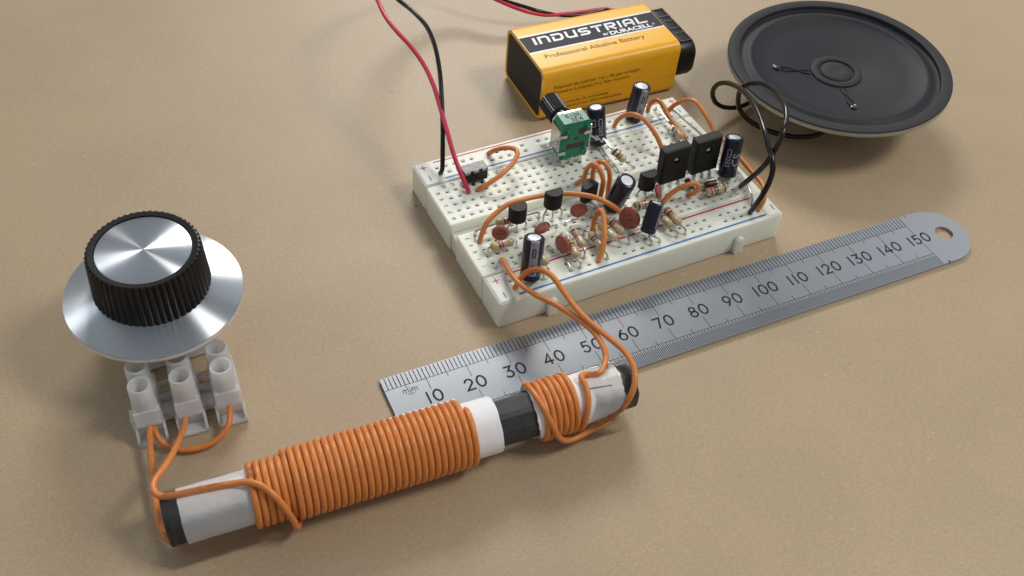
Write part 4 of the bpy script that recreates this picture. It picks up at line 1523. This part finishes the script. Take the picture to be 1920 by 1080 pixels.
def make_battery():
    t = thing('battery', bpt(BL / 2, BW / 2, 0), 'yellow rectangular nine-volt battery with dark band, lying behind the breadboard', 'battery')
    sec = rrect(BW / 2, BH / 2, 2.7, 6)

    def ring(u, k=0.0):
        sc = rrect(BW / 2 - k, BH / 2 - k, max(.3, 2.7 - k), 6)
        return [bpt(u, BW / 2 + a, BH / 2 + c) for a, c in sc]
    b = MB()
    b.loft([ring(.25, .0), ring(BL - .4, .0)], 0, True, caps=(False, False))
    b.loft([ring(BL - .4, .0), ring(BL, .35), ring(BL, 1.3), ring(BL - .6, 1.4)], 0, True, caps=(False, True))
    lw = b.build('label_wrap', 'battery_yellow', t)
    b = MB()
    b.loft([ring(.25, 0), ring(.03, .12), ring(0, .3)], 0, True, caps=(False, False))
    b.build('crimped_rim', 'battery_rim', t)
    b = MB()
    b.loft([ring(0, .3), ring(.1, 1.0), ring(.5, 1.1)], 0, True, caps=(False, False))
    b.build('folded_edge', 'battery_yellow', t)
    b = MB()
    b.loft([ring(.30, .95), ring(.06, 1.25)][::-1], 0, False, caps=(True, False))
    b.build('end_plate', 'battery_end', t)
    zt = BH + .02

    def sheet(u0, u1, v0, v1, dz, m, nm):
        s = MB()
        s.add([bpt(u0, v0, BH + dz), bpt(u1, v0, BH + dz), bpt(u1, v1, BH + dz), bpt(u0, v1, BH + dz)], [(0, 1, 2, 3)])
        s.build(nm, m, lw)
    sheet(.45, BL - .5, 10.0, 19.0, .015, 'battery_white', 'band_border')
    sheet(.45, BL - .5, 10.65, 18.35, .03, 'battery_dark', 'dark_band')
    # lettering on the band
    b = MB()
    u, hgt, sp = 3.6, 3.5, .17
    wd = sum(GLYPH[c][1] for c in 'INDUSTRIAL') + sp * 9
    kx = 38.0 / wd
    for c in 'INDUSTRIAL':
        for st in GLYPH[c][0]:
            ribbon(b, [((a) * kx + .12 * q * hgt, q * hgt) for a, q in st], .80, (bpt(u, 13.75, BH + .05), BX, BY), caps=False)
        u += (GLYPH[c][1] + sp) * kx
    b.build('printed_word', 'battery_white', lw)
    b = MB()
    put_text(b, 'BY', bpt(25.4, 11.5, BH), BX, BY, Z, height=1.1, align='l', lift=.05, bold=.03)
    put_text(b, 'DURACELL', bpt(27.6, 11.15, BH), BX, BY, Z, width=14.2, height=1.9, align='l', lift=.05, bold=.035)
    put_text(b, '®', bpt(42.2, 11.9, BH), BX, BY, Z, height=.9, align='l', lift=.05)
    b.build('printed_word', 'battery_white', lw)
    b = MB()
    put_text(b, 'Professional Alkaline Battery', bpt(3.9, 5.9, BH), BX, BY, Z, width=32.8, height=2.6, align='l', lift=.03)
    b.build('printed_line', 'battery_brown', lw)
    # print on the near side
    for s, u0, z0, wd, hh in (('Respecter les polarités + et -. Ne pas recharger.', 3.8, 10.6, 28.8, 1.55), ('Rispettare la polarità (+/-). Non ricaricare.', 3.8, 8.9, 25.4, 1.5),
                              ('Connect correctly. Do not recharge.', 3.4, 4.7, 19.0, 1.35), ('Richtige Polarität achten. Nicht wiederaufladen.', 3.4, 3.2, 24.0, 1.25)):
        b = MB()
        put_text(b, s, bpt(u0, 0, z0), BX, Z, -BY, width=wd, height=hh, align='l', lift=.03, shear=.18)
        b.build('printed_line', 'battery_brown', lw)
    b = MB()
    b.box(bpt(BL / 2, -.02, 7.2), (BL - 1.2, .12, .16), (BX, BY, Z))
    b.build('label_seam', 'battery_yellow', lw)


make_battery()


def make_snap():
    c0 = bpt(BL, 11.6, 10.2)
    t = thing('battery_snap', bpt(BL + 3, 11.6, 4), 'black snap connector with red and black leads on the end of the battery', 'connector')
    sec = rrect(11.9, 6.1, 4.6, 8)

    def ring(u, k):
        s = rrect(11.9 - k, 6.1 - k, 4.6 - k, 8)
        return [bpt(BL + u, 11.6 + a, 9.9 + z) for a, z in s]
    b = MB()
    b.loft([ring(.15, .3), ring(.4, 0), ring(4.6, 0), ring(5.6, .35), ring(6.2, 1.1)], 0, True)
    sh = b.build('shell', 'black_plastic', t)
    for v in (5.0, 11.8, 18.6):
        b = MB()
        b.box(bpt(BL + 3.1, v, 15.62), (3.2, 4.6, .5), (BX, BY, Z), bev=.15)
        b.box(bpt(BL + 3.1, v - 2.1, 15.9), (3.4, .5, .5), (BX, BY, Z))
        b.box(bpt(BL + 3.1, v + 2.1, 15.9), (3.4, .5, .5), (BX, BY, Z))
        b.box(bpt(BL + 1.3, v, 15.9), (.5, 4.6, .5), (BX, BY, Z))
        b.box(bpt(BL + 4.9, v, 15.9), (.5, 4.6, .5), (BX, BY, Z))
        b.build('moulded_pocket', 'knob_plastic', sh)
    for v in (18.6, 5.0):
        b = MB()
        b.box(bpt(BL + 3.0, v, 15.85), (.9, 1.4, .2), (BX, BY, Z), bev=.12)
        b.build('contact', 'tin', sh)
    tail = [(56.5, 79, 1.4), (58.5, 72, 2.2), (58, 65, 5), (55.5, 60, 8), (53.0, 58.0, 9)]
    wire('red_lead', WIRE['red'] + tail, 'red_wire', None, r=.62, parent=t, bare=(True, False))
    tail = [(57.6, 80, 1.3), (60, 72, 1.6), (59.5, 64.5, 3), (56.5, 59.5, 6.5), (53.0, 57.6, 7.5)]
    wire('black_lead', WIRE['black'] + tail, 'black_wire', None, r=.62, parent=t, bare=(True, False))


make_snap()


# ------------------------------------------------------------------ loudspeaker
def make_speaker():
    d = V((-.026, -.006, 1)).normalized()
    c = V((90.1, 14.4, 16.6))
    base = c - d * 16.4
    t = thing('loudspeaker', (base.x, base.y, 0), 'round shallow loudspeaker with dark grey cone lying face up', 'speaker')
    b = MB()
    b.lathe([(31.9, -.35), (32.8, -.4), (33.0, -.8), (33.0, -1.5), (32.4, -1.75), (30.0, -1.8), (28.4, -3.2), (17.0, -9.2), (13.0, -9.6)], c, d, n=120, caps=(False, False))
    b.build('frame', 'speaker_frame', t)
    b = MB()
    b.lathe([(12.9, -9.5), (13.0, -9.9), (13.0, -16.0), (12.4, -16.35), (.01, -16.4)], c, d, n=60)
    b.build('magnet', 'magnet', t)
    b = MB()
    b.lathe([(32.7, -.45), (32.9, -.25), (32.6, .05), (31.9, .12), (29.9, .1), (29.55, -.1), (29.4, -1.15)], c, d, n=120, caps=(False, False))
    b.build('gasket', 'speaker_ring', t)
    b = MB()
    b.lathe([(29.5, -1.1), (28.6, -1.5), (27.6, -1.35), (26.7, -.75), (25.9, -.62), (25.2, -.95), (24.6, -1.35), (20, -1.95), (14, -2.75), (8.2, -3.6), (7.2, -3.75)], c, d, n=120, caps=(False, False))
    cn = b.build('cone', 'speaker_cone', t)
    b = MB()
    b.lathe([(7.7, -3.75), (7.5, -3.25), (6.9, -3.0), (6.0, -3.02), (5.5, -3.2), (5.25, -3.7), (4.9, -3.75), (4.7, -3.4), (4.2, -3.1), (1.9, -3.0), (1.6, -3.1), (.9, -3.15), (.01, -3.12)], c, d, n=72, caps=(False, False))
    b.build('dust_cap', 'speaker_ring', cn)
    for (px, py), ang in (((72.9, 21.4), 120), ((82.1, -3.2), 35)):
        r = math.hypot(px - c.x, py - c.y)
        h = -1.35 - (24.6 - r) * .142
        o = V((px, py, c.z + h))
        m = MB()
        m.lathe([(1.0, -.2), (.9, .2), (.5, .35), (.01, .4)], o, d, n=14)
        m.build('solder_blob', 'glue', cn)
        q = math.radians(ang)
        k = MB()
        k.lathe([(.4, -.1), (.5, .2), (.3, .45), (.01, .5)], o + V((math.cos(q), math.sin(q), 0)) * .9, d, n=10)
        k.build('eyelet', 'solder', cn)
        dirc = (V((c.x, c.y, 0)) - V((px, py, 0))).normalized()
        sd = V((-dirc.y, dirc.x, 0))
        L = r - 8.0
        for sg in (-1, 1):
            k = MB()
            rr = random.Random(int(px * 10) + sg)
            pts = []
            for i in range(9):
                f = .12 + .88 * i / 8
                rad = r - f * L
                pts.append(V((px, py, 0)) + dirc * (f * L) + sd * (sg * (.55 + .35 * math.sin(i * 1.1)) + rr.uniform(-.2, .2)) + Z * (c.z - 1.35 - (24.6 - rad) * .142 + .05))
            k.tube(pts, .17, n=6, res=3)
            k.build('flex_lead', 'glue' if sg > 0 else 'speaker_ring', cn)


make_speaker()
wire('speaker_wire', WIRE['spk1'] + [(84, 6, 4), (90, 9, 6)], 'black_wire', 'black wire from the board end that arches over the loudspeaker rim', r=.72, bare=(True, False), group='black speaker wires')
wire('speaker_wire', WIRE['spk2'], 'black_wire', 'black wire from the near rail with a round coil beside the loudspeaker', r=.72, bare=(True, False), group='black speaker wires')

for o_ in list(bpy.data.objects):
    if '_base' in o_:
        del o_['_base']
